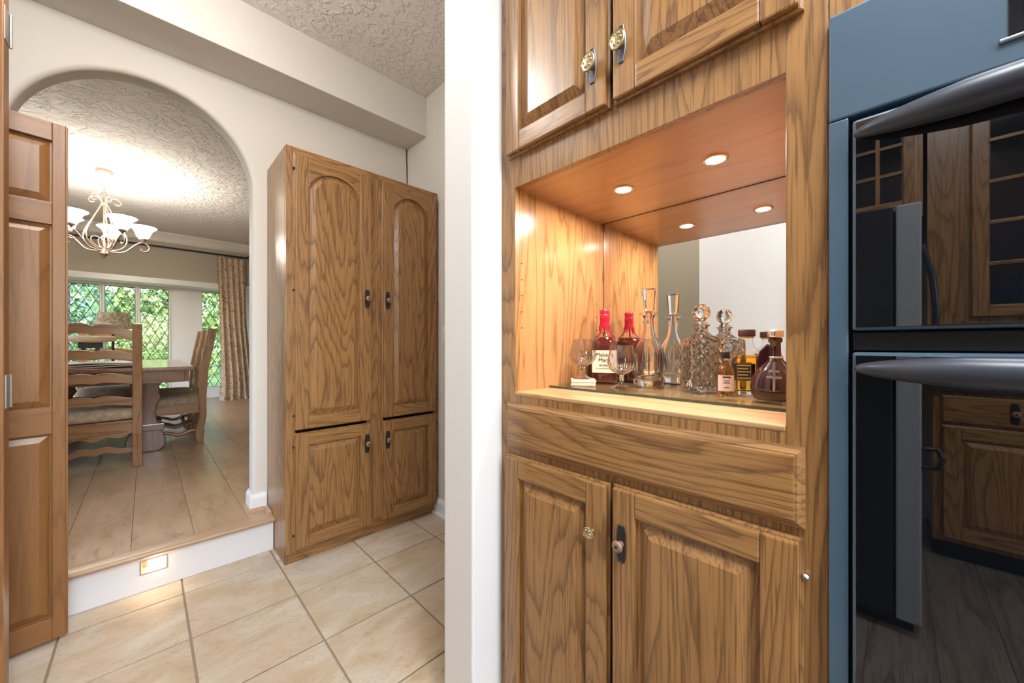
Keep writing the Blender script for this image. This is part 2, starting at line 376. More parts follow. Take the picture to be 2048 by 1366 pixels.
# corner triangles at the top
for y in (YA, YA+WT): mb.add([(XL, y, AZ), (XL, y, ZT), (XL+.02, y, ZT)], [(0, 1, 2)]).add([(XN, y, AZ), (XN, y, ZT), (XN-.02, y, ZT)], [(0, 1, 2)])
struct('wall_arch', mb, M['wall'], 'cream plaster wall with a round-topped archway to the dining room', 'wall', smooth=35, merge=True)
struct('wall_nook', B((XN, .955, 0), (1.55, 2.70, CEIL+.05)), M['wall'], 'cream side wall beside the tall oak cabinet', 'wall')
struct('wall_stub', B((.648, .820, 0), (XN, .958, CEIL+.05)), M['wall_white'], 'white wall end standing between the bar cabinet and the nook', 'wall', bevel=.006)
struct('wall_soffit', B((XL, 2.29, 2.575), (XN, 2.552, CEIL+.02)), M['wall'], 'boxed plaster soffit running above the arch', 'soffit', bevel=.004)
struct('ceiling', B((-2.25, -3.05, CEIL), (1.55, 2.60, CEIL+.06)), M['ceil'], 'cream knockdown-textured ceiling of the nook', 'ceiling')
struct('ceiling_dining', B((-3.2, YA+.02, DCEIL), (2.6, YF, DCEIL+.06)), M['ceil_d'], 'pale crow-foot-textured ceiling of the dining room', 'ceiling')
# baseboards
def base_profile(h=.095, t=.014): return [(0, 0), (-t, 0), (-t, h*.72), (-t*.75, h*.86), (-t*.35, h*.93), (-t*.3, h), (0, h)]
JX = AX+AR
b1 = MB().prism([(YA+p, STEP+q) for p, q in base_profile()], JX-.010, .50, 'x')
b1.prism([(JX+p, STEP+q) for p, q in base_profile()], YA-.010, YA+WT, 'y')
struct('baseboard_arch', b1, M['white'], 'white baseboard block wrapped around the foot of the arch jamb', 'baseboard')
q_ = [(0, 0), (-.016, 0), (-.014, .008), (-.008, .014), (0, .016)]
b2 = MB().prism([(YA-.014+p, STEP+q) for p, q in q_], JX-.028, .487, 'x').prism([(JX-.014+p, STEP+q) for p, q in q_], YA-.028, YA+WT, 'y')
b2.prism([(.501+p, STEP+q) for p, q in q_], 2.425, YA-.012, 'y')
struct('trim_3', b2, plain('shoe_wood', (.45, .275, .17), .45), 'light wood quarter-round moulding at the foot of the arch jamb', 'moulding')
b3 = MB().prism([(XN+p, q) for p, q in base_profile(.10, .016)], .958, 2.165, 'y').prism([(XN-.016+p, q) for p, q in q_], .958, 2.165, 'y')
struct('baseboard_nook', b3, M['white'], 'white baseboard along the nook side wall', 'baseboard')
sw = thing('light_switch', 'ivory light switch on the nook side wall', 'switch', (XN-.0005, 2.05, 1.19))
obj('plate', B((-.006, -.036, -.058), (0, .036, .058)), M['switch'], sw, bevel=.003); obj('toggle', B((-.018, -.005, -.006), (-.006, .005, .010)), M['switch'], sw, bevel=.001)
# kitchen shell around the camera (seen in the mirror and in the oven glass)
struct('wall_left', B((-1.30, .50, 0), (-.62, 1.06, CEIL)), M['wall_white'], 'white wall end opposite the bar, seen in its mirror', 'wall')
struct('wall_recess', MB().box((-1.40, 1.06, 0), (-1.20, 1.90, CEIL)).box((-1.20, 1.90, 0), (-.40, 2.0, CEIL)), M['taupe'], 'taupe wall of the recess behind the white wall end', 'wall')
struct('wall_opposite', B((-2.25, -3.0, 0), (-2.12, 1.06, CEIL)), M['wall'], 'cream kitchen wall behind the cupboards opposite the oven', 'wall')
struct('wall_behind', B((1.25, -3.0, 0), (1.40, .82, CEIL)), M['wall'], 'cream wall behind the bar and the oven', 'wall')
kw_ = MB().box((-2.25, -3.12, 0), (1.40, -3.0, .95)).box((-2.25, -3.12, 2.35), (1.40, -3.0, CEIL)).box((-2.25, -3.12, .95), (-1.3, -3.0, 2.35)).box((1.3, -3.12, .95), (1.40, -3.0, 2.35))
struct('wall_kitchen_end', kw_, M['wall'], 'cream kitchen end wall with a wide window', 'wall')
kwf = MB()
for x in (-1.3, -.45, .42, 1.25): kwf.box((x, -3.10, .95), (x+.05, -3.04, 2.35))
for z in (.95, 2.30): kwf.box((-1.3, -3.10, z), (1.3, -3.04, z+.05))
struct('window_5', kwf, M['white'], 'white framed kitchen window behind the photographer', 'window')
for (lx, ly) in ((-.05, -1.7), (.1, -.35)):  # unseen ceiling luminaires, added as fill light for the kitchen side
    cl = thing('fill_luminaire', 'added square white fill luminaire '+('before the kitchen window' if ly < -1 else 'between the oven and the refrigerator'), 'ceiling light', (lx, ly, CEIL), group='added kitchen fill lights')
    obj('frame', MB().box((-.32, -.32, -.05), (.32, .32, 0)), M['white'], cl, bevel=.008); obj('diffuser', B((-.29, -.29, -.062), (.29, .29, -.05)), M['glow'], cl, bevel=.006)
    lamp('fill_lamp', 'AREA', (0, 0, -.07), 27, (.90, .95, 1), parent=cl, shape='SQUARE', size=.56)
cl = thing('fill_globe', 'added unseen white fill globe hanging over the tile floor', 'fill lamp', (-.12, 1.50, CEIL))  # unseen globe, added to brighten the nook ceiling and the bar top
obj('rose', MB().lathe([(.05, 0), (.05, -.012), (.02, -.02)], 24), M['brass'], cl, smooth=40); obj('rod', MB().tube([(0, 0, -.018), (0, 0, -.16)], .006, 8), M['brass'], cl, smooth=60)
obj('globe', MB().lathe([(.03, -.15)]+[(.13*math.sin(t), -.27+.13*math.cos(t)) for t in [.3+2.8*k/16 for k in range(17)]], 32), plain('fill_globe_glow', (.9, .9, .9), .4, emit=27, ecol=(1, .97, .93)), cl, smooth=60)
# door jamb and the folded closet door at the left
struct('door_1', B((-.40, 1.84, 0), (-.300, 1.90, 2.55)), dwood[2], 'brown wooden door jamb with a steel hinge', 'door jamb', bevel=.003)
dj = bpy.data.objects['door_1']
obj('hinge', MB().box((-.3005, 1.858, .93), (-.2985, 1.895, 1.03)).tube([(-.297, 1.897, .93), (-.297, 1.897, 1.03)], .004), M['steel'], dj)
obj('hinge', MB().box((-.3005, 1.845, 2.03), (-.2985, 1.885, 2.13)).tube([(-.297, 1.897, 2.03), (-.297, 1.897, 2.13)], .004), M['steel'], dj)

# ---------------------------------------------------------------- doors built of stiles, rails and raised panels
def outline(x0, z0, x1, z1, rise=0, inset=0, n=14):
    """closed outline of a rectangle whose top may be a shallow arch (rise), shrunk by inset"""
    a, b, c = x0+inset, x1-inset, z0+inset
    if not rise: return [(a, c), (b, c), (b, z1-inset), (a, z1-inset)]
    w = x1-x0; R = (w*w/4+rise*rise)/(2*rise); cx = (x0+x1)/2; cz = z1-R; r = R-inset
    half = math.asin(min(1, (w/2-inset)/r))
    return [(a, c), (b, c)] + arc(cx, cz, r, PI/2-half, PI/2+half, n)
def raised(x0, z0, x1, z1, rise, prof):
    return MB().loops([[(x, y, z) for x, z in outline(x0, z0, x1, z1, rise, i)] for i, y in prof])
HEX = [(-.0095, -.052), (.0095, -.052), (.014, -.030), (.014, .030), (.0095, .052), (-.0095, .052), (-.014, .030), (-.014, -.030)]
def knob_on(door, x, z, y, kind, K=1.0):
    RM = Matrix.Rotation(PI/2, 4, 'X') @ Matrix.Scale(K, 4)
    if kind != 'brass_bare':
        hx = HEX if kind != 'brass' else [(-.0075, -.056), (.0075, -.056), (.016, -.018), (.016, .018), (.0075, .056), (-.0075, .056), (-.016, .018), (-.016, -.018)]
        bp = MB().loops([[(px*K*s_+x, y-d*K, pz*K*(1-(1-s_)*.4)+z) for px, pz in hx] for s_, d in ((1, 0), (1, .0025), (.86, .004), (.78, .0025), (.5, .0025))])
        obj('backplate', bp, M['pewter'] if kind == 'brass' else M['plate'], door, smooth=30)
    if kind == 'rust':
        k = MB().lathe([(.010, 0), (.008, .006), (.0075, .014), (.011, .018), (.016, .021), (.0165, .025), (.013, .029), (.008, .031), (.0045, .0305), (.004, .028)], 22, (x, y, z), M4=RM)
        ko = obj('knob', k, M['rust_knob'], door, smooth=50)
        obj('knob_eye', MB().lathe([(.0042, .0285), (.0036, .030), (.001, .0305)], 12, (x, y, z), M4=RM), M['plate'], door, smooth=50)
    else:
        s_ = 1.0 if kind == 'brass' else .78
        pr_ = [(.009, 0), (.0075, .007), (.0075, .014), (.014, .018), (.0175, .021), (.0178, .0235), (.0165, .0252), (.0160, .0240), (.0145, .0240), (.008, .0275), (.002, .0285)]
        s_ *= 1.4
        k = MB().lathe([(a*s_, b*s_/1.2) for a, b in pr_], 26, (x, y, z), sx=1, sy=1.2 if kind == 'brass' else 1, M4=RM)
        obj('knob', k, M['brass'], door, smooth=40)
        if kind.startswith('brass'):      # cast flower relief on the face
            for q in range(7):
                t = q*2*PI/6; rr = 0 if q == 6 else .0135*(1 if kind == 'brass' else .72)
                rel = MB().lathe([(r_*s_/1.4, h2*s_/1.4) for r_, h2 in ((.0056, .028), (.0052, .0305), (.003, .0335), (.0006, .034))], 8, (x+K*rr*math.cos(t), y, z+K*rr*1.15*math.sin(t)), M4=RM)
                obj('knob_relief', rel, M['brass'], door, smooth=50)
def door_part(parent, x0, z0, x1, z1, woods, rise=0, sw_=.056, knob=None, kz=0, pins=(), name='door', yb=0., glass=None, K=1.0):
    """a lipped frame-and-panel door; woods[0] = horizontal grain, woods[2] = vertical"""
    d = obj(name, raised(x0, z0, x1, z1, 0, [(0, yb), (0, yb-.007), (.004, yb-.009)]), woods[2], parent)
    a, b, c, e = x0+.005, x1-.005, z0+.005, z1-.005; y0, y1 = yb-.022, yb-.0088
    for s0, s1 in ((a, a+sw_), (b-sw_, b)): obj('stile', B((s0, y0, c), (s1, y1, e)), woods[2], d, bevel=.0035)
    tr = sw_ + (rise*.85 if rise else 0)
    obj('rail', B((a+sw_, y0, c), (b-sw_, y1, c+sw_)), woods[0], d, bevel=.0035)
    px0, px1, pz0, pz1 = a+sw_, b-sw_, c+sw_, e-sw_
    if rise:
        o2 = outline(px0, pz0, px1, pz1, rise)[2:]
        obj('rail', MB().prism([(px0, e), (px0, o2[-1][1])]+list(reversed(o2))[1:-1]+[(px1, o2[0][1]), (px1, e)], y0, y1, 'y'), woods[0], d, bevel=.003)
    else: obj('rail', B((px0, y0, e-sw_), (px1, y1, e)), woods[0], d, bevel=.0035)
    if glass:
        for i in range(2):
            for j in range(glass):
                gx0 = px0+(px1-px0)*i/2; gz0 = pz0+(pz1-pz0)*j/glass
                obj('pane', B((gx0+.004, yb-.014, gz0+.004), (gx0+(px1-px0)/2-.004, yb-.011, min(gz0+(pz1-pz0)/glass, pz1-(rise*.3 if rise and j == glass-1 else 0))-.004)), M['cabglass'], d)
        obj('muntin', B(((px0+px1)/2-.008, y0+.001, pz0), ((px0+px1)/2+.008, y1, pz1)), woods[2], d, bevel=.002)
        for j in range(1, glass): zz = pz0+(pz1-pz0)*j/glass; obj('muntin', B((px0, y0+.002, zz-.008), (px1, y1, zz+.008)), woods[0], d, bevel=.002)
    else:
        obj('raised_panel', raised(px0, pz0, px1, pz1, rise, [(0, yb-.0060), (0, yb-.0085), (.007, yb-.0085), (.034, yb-.0205), (.037, yb-.0205)]), woods[2], d, smooth=20)
    if knob: knob_on(d, knob[0], knob[1], y0, knob[2], K)
    for (hx, hz) in pins: obj('hinge_pin', MB().lathe([(.0035, -.004), (.005, 0), (.0035, .004)], 10, (hx, y1-.004, hz)).box((hx-.004, y1-.006, hz-.003), (hx+.004, y1, hz+.003)), M['pin'], d)
    return d

# ---------------------------------------------------------------- tall oak cabinet in the nook
CX0, CX1, CY = .503, 1.398, 2.165
tc = thing('tall_cabinet', 'tall oak cabinet with arched upper doors standing beside the arch', 'cabinet', (CX0, CY, 0)); tw = CX1-CX0; TH = 2.133
obj('side_panel', B((0, 0, 0), (.018, .383, TH)), oak[2], tc, bevel=.0015); obj('side_panel', B((tw-.018, .0, 0), (tw, .383, TH)), oak[2], tc)
obj('top_panel', B((.018, 0.018, TH-.02), (tw-.018, .383, TH-.002)), oak[0], tc)
FS = .045
obj('face_stile', B((.001, -.019, .055), (FS, 0, TH)), oak[2], tc, bevel=.0015); obj('face_stile', B((tw-.034, -.019, .055), (tw, 0, TH)), oak[2], tc, bevel=.0015)
obj('face_stile', B((.415, -.019, .10), (.515, 0, TH-.035)), oak[2], tc, bevel=.001)
obj('face_rail', B((FS, -.019, TH-.035), (tw-.034, 0, TH)), oak[0], tc, bevel=.0015); obj('face_rail', B((FS, -.019, .055), (tw-.034, 0, .10)), oak[0], tc, bevel=.0015)
obj('toe_kick', B((.018, .0, 0), (tw-.018, .016, .10)), oak[0], tc)
obj('back_panel', B((.018, .37, .10), (tw-.018, .383, TH-.02)), oak[2], tc)
for (a, b, kx) in ((.034, .436, .408), (.503, .880, .533)):
    px = .0325 if a < .2 else .884
    door_part(tc, a, .683, b, 2.100, oak, .095, .062, (kx, 1.385, 'rust'), pins=[(px, .76), (px, 1.40), (px, 2.02)], yb=-.019)
    door_part(tc, a, .075, b, .668, oak, 0, .062, (kx, .553, 'rust'), pins=[(px, .60), (px, .15)], yb=-.019)

# ---------------------------------------------------------------- built-in oak bar cabinet (local x runs towards the oven, y into the wall)
BY = .818; bw = .746; MY = .470
bc = thing('bar_cabinet', 'built-in oak bar cabinet with a lit mirrored niche beside the oven', 'cabinet', (XB, BY, 0), -PI/2)
OX0, OX1, OZ0, OZ1 = .0555, .6915, .983, 1.5715
obj('face_stile', B((.001, 0, .09), (OX0, .02, 2.62)), oak[2], bc, bevel=.001); obj('face_stile', B((OX1, 0, .09), (bw, .02, 2.62)), oak[2], bc, bevel=.002)
obj('face_rail', B((OX0, 0, OZ1), (OX1, .02, 1.69)), oak[2], bc); obj('face_rail', B((OX0, 0, .79), (OX1, .02, OZ0-.008)), oak[2], bc)
obj('face_rail', B((OX0, 0, .09), (OX1, .02, .14)), oak[0], bc); obj('face_rail', B((OX0, 0, 2.5), (OX1, .02, 2.62)), oak[0], bc)
obj('toe_kick', B((.0, .06, 0), (bw, .075, .09)), oak[0], bc)
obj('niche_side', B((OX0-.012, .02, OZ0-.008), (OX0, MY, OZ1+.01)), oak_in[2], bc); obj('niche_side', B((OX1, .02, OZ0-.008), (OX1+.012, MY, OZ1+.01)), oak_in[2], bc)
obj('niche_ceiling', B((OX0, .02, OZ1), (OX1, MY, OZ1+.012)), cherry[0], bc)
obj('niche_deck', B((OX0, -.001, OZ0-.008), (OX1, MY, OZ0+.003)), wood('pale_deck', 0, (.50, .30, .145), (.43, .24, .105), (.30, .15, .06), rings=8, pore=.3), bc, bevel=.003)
obj('mirror', B((OX0, MY-.005, OZ0+.003), (OX1, MY, OZ1)), M['mirror'], bc)
for lo_, hi_ in (((OX0, MY-.0065, OZ0+.003), (OX0+.0012, MY-.005, OZ1)), ((OX0, MY-.0065, OZ1-.0015), (OX1, MY-.005, OZ1)), ((OX0, MY-.0065, OZ0+.003), (OX1, MY-.005, OZ0+.012))): obj('mirror_edge', B(lo_, hi_), M['oven_dark'], bc)
obj('carcass', MB().box((.0, .02, .09), (.012, MY+.01, 2.6)).box((bw-.012, .02, .09), (bw, MY+.01, 2.6)).box((.012, MY, .09), (bw-.012, MY+.01, 2.6)).box((.012, .02, .09), (bw-.012, MY, .10)), oak[2], bc)
def hole(px, py, pz): return MB().lathe([(.0022, .0), (.0022, .0006), (.001, .0008)], 10, (px, py, pz), M4=Matrix.Rotation(PI/2, 4, 'Y'))
for k in range(5): obj('shelf_pin_hole', hole(OX0, .028, 1.170+k*.047), M['hole'], bc)
for k in range(3): obj('shelf_pin_hole', hole(OX0, .42, 1.175+k*.047), M['hole'], bc)
door_part(bc, .034, 1.656, .368, 2.50, oak, 0, .052, (.331, 1.762, 'brass'), K=.72)
door_part(bc, .378, 1.656, .716, 2.50, oak, 0, .052, (.404, 1.770, 'brass'), K=.72)
door_part(bc, .030, .105, .368, .807, oak, 0, .052, (.328, .690, 'brass_bare'), K=.72)
door_part(bc, .3765, .105, .716, .810, oak, 0, .052, (.404, .690, 'rust'), K=.76)
DW = raised(.030, .825, .718, .955, 0, [(0, 0), (0, -.006), (.004, -.008), (.0045, -.0105), (.010, -.014), (.012, -.014), (.0135, -.0165), (.0165, -.017)])
obj('drawer_front', DW, oak[0], bc)
obj('screw', MB().lathe([(.003, 0), (.005, .003), (.0055, .006), (.0025, .009)], 12, (.718, -.003, .751), M4=Matrix.Rotation(PI/2, 4, 'X')), M['steel'], bc, smooth=40)
# recessed halogen lamps in the niche ceiling
for (wx, wy, lab) in ((.987, .549, 'lit halogen spot in the niche ceiling, over the brandy glasses'), (.987, .3045, 'lit halogen spot in the niche ceiling, over the square decanter')):
    sp = thing('recessed_spotlight', lab, 'spotlight', (wx, wy, OZ1), group='niche spotlights')
    obj('rim', MB().lathe([(.028, 0), (.028, -.003), (.024, -.005), (.0215, -.004), (.0215, 0)], 28), M['spot_rim'], sp, smooth=40)
    obj('lens', MB().lathe([(.0212, -.0005), (.019, -.003), (.003, -.0035)], 24), M['spot'], sp, smooth=60)
    lamp('halogen', 'AREA', (0, 0, -.0042), 2.7, (1, .90, .79), parent=sp, shape='DISK', size=.038)
# glass shelf lying on the deck
gs = thing('glass_shelf', 'clear glass sheet lying on the oak deck of the bar niche', 'glass shelf', (XB, BY, OZ0+.003), -PI/2); TOP = OZ0+.003+.007
obj('sheet', B((OX0+.002, .152, .0005), (OX1-.002, MY-.007, .007)), M['shelf_glass'], gs)
obj('polished_edge', B((OX0+.002, .150, .0005), (OX1-.002, .152, .007)), M['shelf_edge'], gs)

# ---------------------------------------------------------------- double wall oven
ov = thing('wall_oven', 'black built-in double wall oven with bowed handles beside the oak bar', 'oven', (XB, BY-bw-.001, 0), -PI/2); OW = .75
obj('body', B((.01, .03, .09), (OW-.01, .45, 1.60)), M['oven_dark'], ov)
obj('control_panel', B((0, -.012, 1.459), (OW, .03, 1.6195)), M['oven'], ov, bevel=.003)
obj('side_trim', B((0, -.012, .10), (.0225, .03, 1.4575)), M['oven'], ov, bevel=.002); obj('side_trim', B((OW-.0225, -.012, .10), (OW, .03, 1.4575)), M['oven'], ov, bevel=.002)
dis = obj('display', B((.1665, -.0132, 1.493), (.58, -.0115, 1.59)), M['display'], ov, bevel=.0006)
for i in range(9):
    for j in range(2): obj('button', B((.178+i*.043, -.0143, 1.514+j*.034), (.210+i*.043, -.0130, 1.540+j*.034)), M['button'], dis, bevel=.003)
obj('display_lip', MB().tube([(.160, -.0135, 1.489), (.59, -.0135, 1.489)], .0028), M['fridge_edge'], ov, smooth=50)
for (z0, z1) in ((1.141, 1.4485), (.46, 1.1095)):
    dd = obj('oven_door', B((.027, -.0165, z0), (OW-.027, .026, z1)), M['oven'], ov, bevel=.004)
    obj('door_glass', B((.0305, -.0185, z0+.0045), (OW-.0305, -.0167, z1-.0045)), M['oven_glass'], dd, bevel=.0006)
    hz = z1-.0235; pts = []; rad = []
    for k in range(33):
        u = k/32; u = .5-.5*math.cos(PI*u); x = .031+u*(OW-.062); q = max(0, math.sin(PI*u))
        pts.append((x, -.018-.030*q**.5, hz)); rad.append(.003+.0175*min(1, (q*2.2)**.5))
    obj('handle', MB().tube(pts, rad, 14), M['oven_handle'], dd, smooth=60)
obj('vent_strip', B((.027, -.004, 1.112), (OW-.027, .03, 1.139)), M['oven_dark'], ov, bevel=.002)
obj('lower_panel', B((.027, -.012, .10), (OW-.027, .03, .452)), M['oven'], ov, bevel=.003)
oc = thing('oven_cabinet', 'oak panel above the wall oven', 'cabinet', (XB, BY-bw-.001, 0), -PI/2)
obj('face_panel', B((0, 0, 1.621), (OW, .02, 2.62)), oak[2], oc); obj('toe_kick', B((0, .06, 0), (OW, .075, .085)), oak[0], oc)

# ---------------------------------------------------------------- kitchen side, seen in the oven glass
fg = thing('refrigerator', 'black refrigerator with grey door edge reflected in the oven glass', 'refrigerator', (-.62, -.07, 0), PI/2)
obj('body', B((0, .04, .03), (.555, .70, 1.66)), M['fridge'], fg, bevel=.006)
obj('door', B((.075, -.015, .06), (.555, .036, 1.665)), M['fridge'], fg, bevel=.008)
obj('door_edge', B((0, -.02, .06), (.068, .036, 1.66)), M['fridge_edge'], fg, bevel=.006)
obj('handle', MB().tube([(.0, .0, 1.13), (-.032, -.005, 1.17), (-.036, -.008, 1.25), (-.026, -.006, 1.38), (.0, 0, 1.50)], .010), M['fridge'], fg, smooth=50)
obj('loop_handle', MB().tube([(.0, -.01, .73), (-.04, -.02, .735), (-.052, -.022, .70), (-.04, -.02, .665), (.0, -.01, .66)], .009), M['fridge'], fg, smooth=50)
obj('foot', B((0.02, .04, 0), (.53, .68, .035)), M['black'], fg)
ofc = thing('over_fridge_cupboard', 'oak cupboard with small arched panes above the refrigerator', 'cabinet', (-1.10, -.09, 0), PI/2)
obj('carcass', B((0, 0, 1.72), (.57, .9, 2.62)), oak[2], ofc); door_part(ofc, .02, 1.76, .28, 2.25, oak, .04, .04, glass=3); door_part(ofc, .285, 1.76, .55, 2.25, oak, .04, .04, glass=3)
gcab = thing('glass_cupboard', 'oak wall cupboard with arched glass doors reflected in the oven', 'cabinet', (-1.25, -1.36, 0), PI/2)
obj('carcass', B((0, 0, 1.22), (1.25, .8, 2.62)), oak[2], gcab)
for x0 in (.02, .39, .76): door_part(gcab, x0, 1.245, x0+.36, 2.28, oak, .06, .05, glass=5)
bcab = thing('base_cupboard', 'oak base cupboard with drawers and doors reflected in the oven', 'cabinet', (-1.50, -1.62, 0), PI/2)
obj('carcass', B((0, 0, .10), (1.48, .60, .88)), oak[2], bcab); obj('toe_kick', B((0, .06, 0), (1.48, .6, .10)), M['oven_dark'], bcab)
for x0 in (.03, .51, .99):
    dr = obj('drawer', raised(x0, .72, x0+.46, .86, 0, [(0, 0), (0, -.012), (.008, -.018)]), oak[0], bcab); knob_on(dr, x0+.23, .79, -.018, 'rust')
    door_part(bcab, x0, .12, x0+.46, .705, oak, 0, .06)
tag(obj('countertop', B((-2.10, -1.62, .882), (-1.47, -.14, .915)), M['counter'], bevel=.004), 'dark countertop over the base cupboard', 'countertop')

# ---------------------------------------------------------------- folded closet door leaf in front of the arch
lf = thing('closet_door_leaf', 'narrow brown panelled closet door folded open in front of the arch', 'door', (-.455, 2.212, 0), math.radians(9)); LW = .234
for s0, s1 in ((0, .034), (LW-.033, LW)): obj('stile', B((s0, -.030, .012), (s1, 0, 1.957)), dwood[2], lf, bevel=.002)
rails = [(.012, .095), (.787, .882), (1.572, 1.655), (1.888, 1.957)]
for z0, z1 in rails: obj('rail', B((.034, -.030, z0), (LW-.033, 0, z1)), dwood[0], lf, bevel=.002)
for i in range(3):
    z0, z1 = rails[i][1], rails[i+1][0]
    obj('raised_panel', raised(.034, z0, LW-.033, z1, 0, [(0, -.004), (0, -.014), (.005, -.014), (.030, -.025), (.032, -.025)]), dwood[2], lf)
obj('edge_strip', B((LW, -.026, .012), (LW+.006, -.004, 1.955)), dwood[2], lf, bevel=.001)

# ================================================================= DINING ROOM
struct('wall_dining_left', MB().box((-3.3, YA, 0), (-3.2, 8.7, .55)).box((-3.3, YA, 2.3), (-3.2, 8.7, DCEIL)).box((-3.3, YA, .55), (-3.2, 3.4, 2.3)).box((-3.3, 7.2, .55), (-3.2, 8.7, 2.3)), M['taupe'], 'taupe side wall of the dining room hidden by the closet door', 'wall')  # wall has an unseen opening, added to let in bluish side light
struct('wall_dining_right', B((2.6, YA, 0), (2.7, 8.7, DCEIL)), M['taupe'], 'taupe side wall of the dining room hidden behind the arch', 'wall')
struct('wall_dining_front', MB().box((-3.2, YA+.01, 0), (-1.6, YA+WT, DCEIL)).box((XN+.15, YA+.01, 0), (2.6, YA+WT, DCEIL)), M['taupe'], 'taupe dining room wall continuing beside the arch wall', 'wall')
BX0, BX1, YB, HZ = -2.4, 1.42, 8.55, 2.085
wd = MB().box((-3.2, YF, 0), (BX0, YF+.14, DCEIL)).box((BX1, YF, 0), (2.6, YF+.14, DCEIL)).box((BX0, YF, HZ+.06), (BX1, YF+.14, DCEIL))
struct('wall_dining_far', wd, M['taupe'], 'taupe far wall of the dining room above the window bay', 'wall')
hd = MB().box((BX0-.05, YF-.012, HZ), (BX1+.05, YF, HZ+.085)).box((BX0, YF, HZ), (BX1, YB+.10, HZ+.06)).box((BX0-.05, YF-.012, STEP), (BX0, YF, HZ)).box((BX1, YF-.012, STEP), (BX1+.05, YF, HZ))
hd.box((BX0-.04, YF+.14, STEP), (BX0, YB+.1, HZ)).box((BX1, YF+.14, STEP), (BX1+.04, YB+.1, HZ))
struct('trim_4', hd, M['white'], 'white casing around the dining window bay', 'window casing', bevel=.003)
WIN = [(-1.72, -1.36), (-1.30, -.90), (-.845, -.51), (-.458, -.12), (-.068, .275), (.705, 1.04)]
WZ0, WZ1 = .37, 2.05
pz = MB().box((BX0, YB, STEP-.1), (BX1, YB+.1, WZ0-.02)).box((BX0, YB, WZ1+.02), (BX1, YB+.1, HZ))
xs = [BX0]+[v for w in WIN for v in w]+[BX1]
for i in range(0, len(xs), 2): pz.box((xs[i]+(.02 if i else 0), YB, WZ0-.02), (xs[i+1]-(.02 if i+2 < len(xs) else 0), YB+.1, WZ1+.02))
struct('wall_bay', pz, M['white'], 'white wall panels between the leaded windows of the bay', 'wall', bevel=.002)
def clip(poly, x0, x1, z0, z1):
    for ax, lim, sg in ((0, x0, 1), (0, x1, -1), (1, z0, 1), (1, z1, -1)):
        out = []
        for i, p in enumerate(poly):
            q = poly[(i+1) % len(poly)]; a, b = sg*(p[ax]-lim), sg*(q[ax]-lim)
            if a >= 0: out.append(p)
            if a*b < 0: t = a/(a-b); out.append((p[0]+(q[0]-p[0])*t, p[1]+(q[1]-p[1])*t))
        poly = out
        if len(poly) < 3: return None
    return poly
DWW, DHH = .118, .243
names = ['far left', 'second', 'third', 'middle', 'beside the white panel', 'beside the curtain']
labs = ['tall leaded window hidden behind the closet door, outermost of the bay', 'tall leaded window hidden behind the closet door, next to the outermost', 'tall leaded window showing the dark tree trunk outside',
        'tall leaded window between two white mullions, behind the lampshade', 'tall leaded window next to the wide white panel of the bay', 'narrow leaded window half covered by the toile curtain']
for wi, (x0, x1) in enumerate(WIN):
    num = wi+1 if wi < 4 else wi+2
    f = MB()
    for a, b in (((x0-.02, YB-.012, WZ0-.02), (x0, YB+.06, WZ1+.02)), ((x1, YB-.012, WZ0-.02), (x1+.02, YB+.06, WZ1+.02)), ((x0, YB-.012, WZ0-.02), (x1, YB+.06, WZ0)), ((x0, YB-.012, WZ1), (x1, YB+.06, WZ1+.02))): f.box(a, b)
    wo = struct('window_%d' % num, f, M['white'], labs[wi], 'window')
    came = MB(); nx = int((x1-x0)/DWW)+3; nz = int((WZ1-WZ0)/DHH)+3
    for i in range(-1, nx):
        for j in range(-1, 2*nz):
            cx = x0+(i+(.5 if j % 2 else 0))*DWW; cz = WZ1-j*DHH/2
            dia = [(cx-DWW/2, cz), (cx, cz-DHH/2), (cx+DWW/2, cz), (cx, cz+DHH/2)]
            p = clip(dia, x0, x1, WZ0, WZ1)
            if p:
                ar = abs(sum(p[k][0]*p[(k+1) % len(p)][1]-p[(k+1) % len(p)][0]*p[k][1] for k in range(len(p))))/2
                if ar > .0008: obj('pane', MB().prism(p, YB+.028, YB+.031, 'y'), M['pane'], wo)
            for s_ in (1, -1):
                a, b = (cx, cz+DHH/2), (cx+s_*DWW/2, cz)
                qx, qz = (b[0]-a[0]), (b[1]-a[1]); L = math.hypot(qx, qz); nx_, nz_ = -qz/L*.0037, qx/L*.0037
                q = clip([(a[0]+nx_, a[1]+nz_), (b[0]+nx_, b[1]+nz_), (b[0]-nx_, b[1]-nz_), (a[0]-nx_, a[1]-nz_)], x0, x1, WZ0, WZ1)
                if q: came.prism(q, YB+.025, YB+.034, 'y')
    for (a, b) in (((x0, WZ0), (x0+.006, WZ1)), ((x1-.006, WZ0), (x1, WZ1)), ((x0, WZ0), (x1, WZ0+.006)), ((x0, WZ1-.006), (x1, WZ1))): came.box((a[0], YB+.024, a[1]), (b[0], YB+.035, b[1]))
    obj('lead_came', came, M['lead'], wo)
# crown moulding with dentils on the far wall
cr = MB().prism([(YF, DCEIL), (YF-.095, DCEIL), (YF-.09, DCEIL-.018), (YF-.07, DCEIL-.03), (YF-.045, DCEIL-.06), (YF-.028, DCEIL-.085), (YF-.022, DCEIL-.10), (YF-.022, DCEIL-.138), (YF-.010, DCEIL-.145), (YF, DCEIL-.145)], -3.2, 2.6, 'x')
co = struct('trim_5', cr, M['crown'], 'ivory crown moulding with dentils on the dining far wall', 'crown moulding', smooth=25)
dm = B((0, YF-.034, DCEIL-.132), (.018, YF-.021, DCEIL-.103)).mesh('dentil'); dm.materials.append(M['crown'])
for k in range(110): obj('dentil', dm, None, co, loc=(-1.9+k*.032, 0, 0))
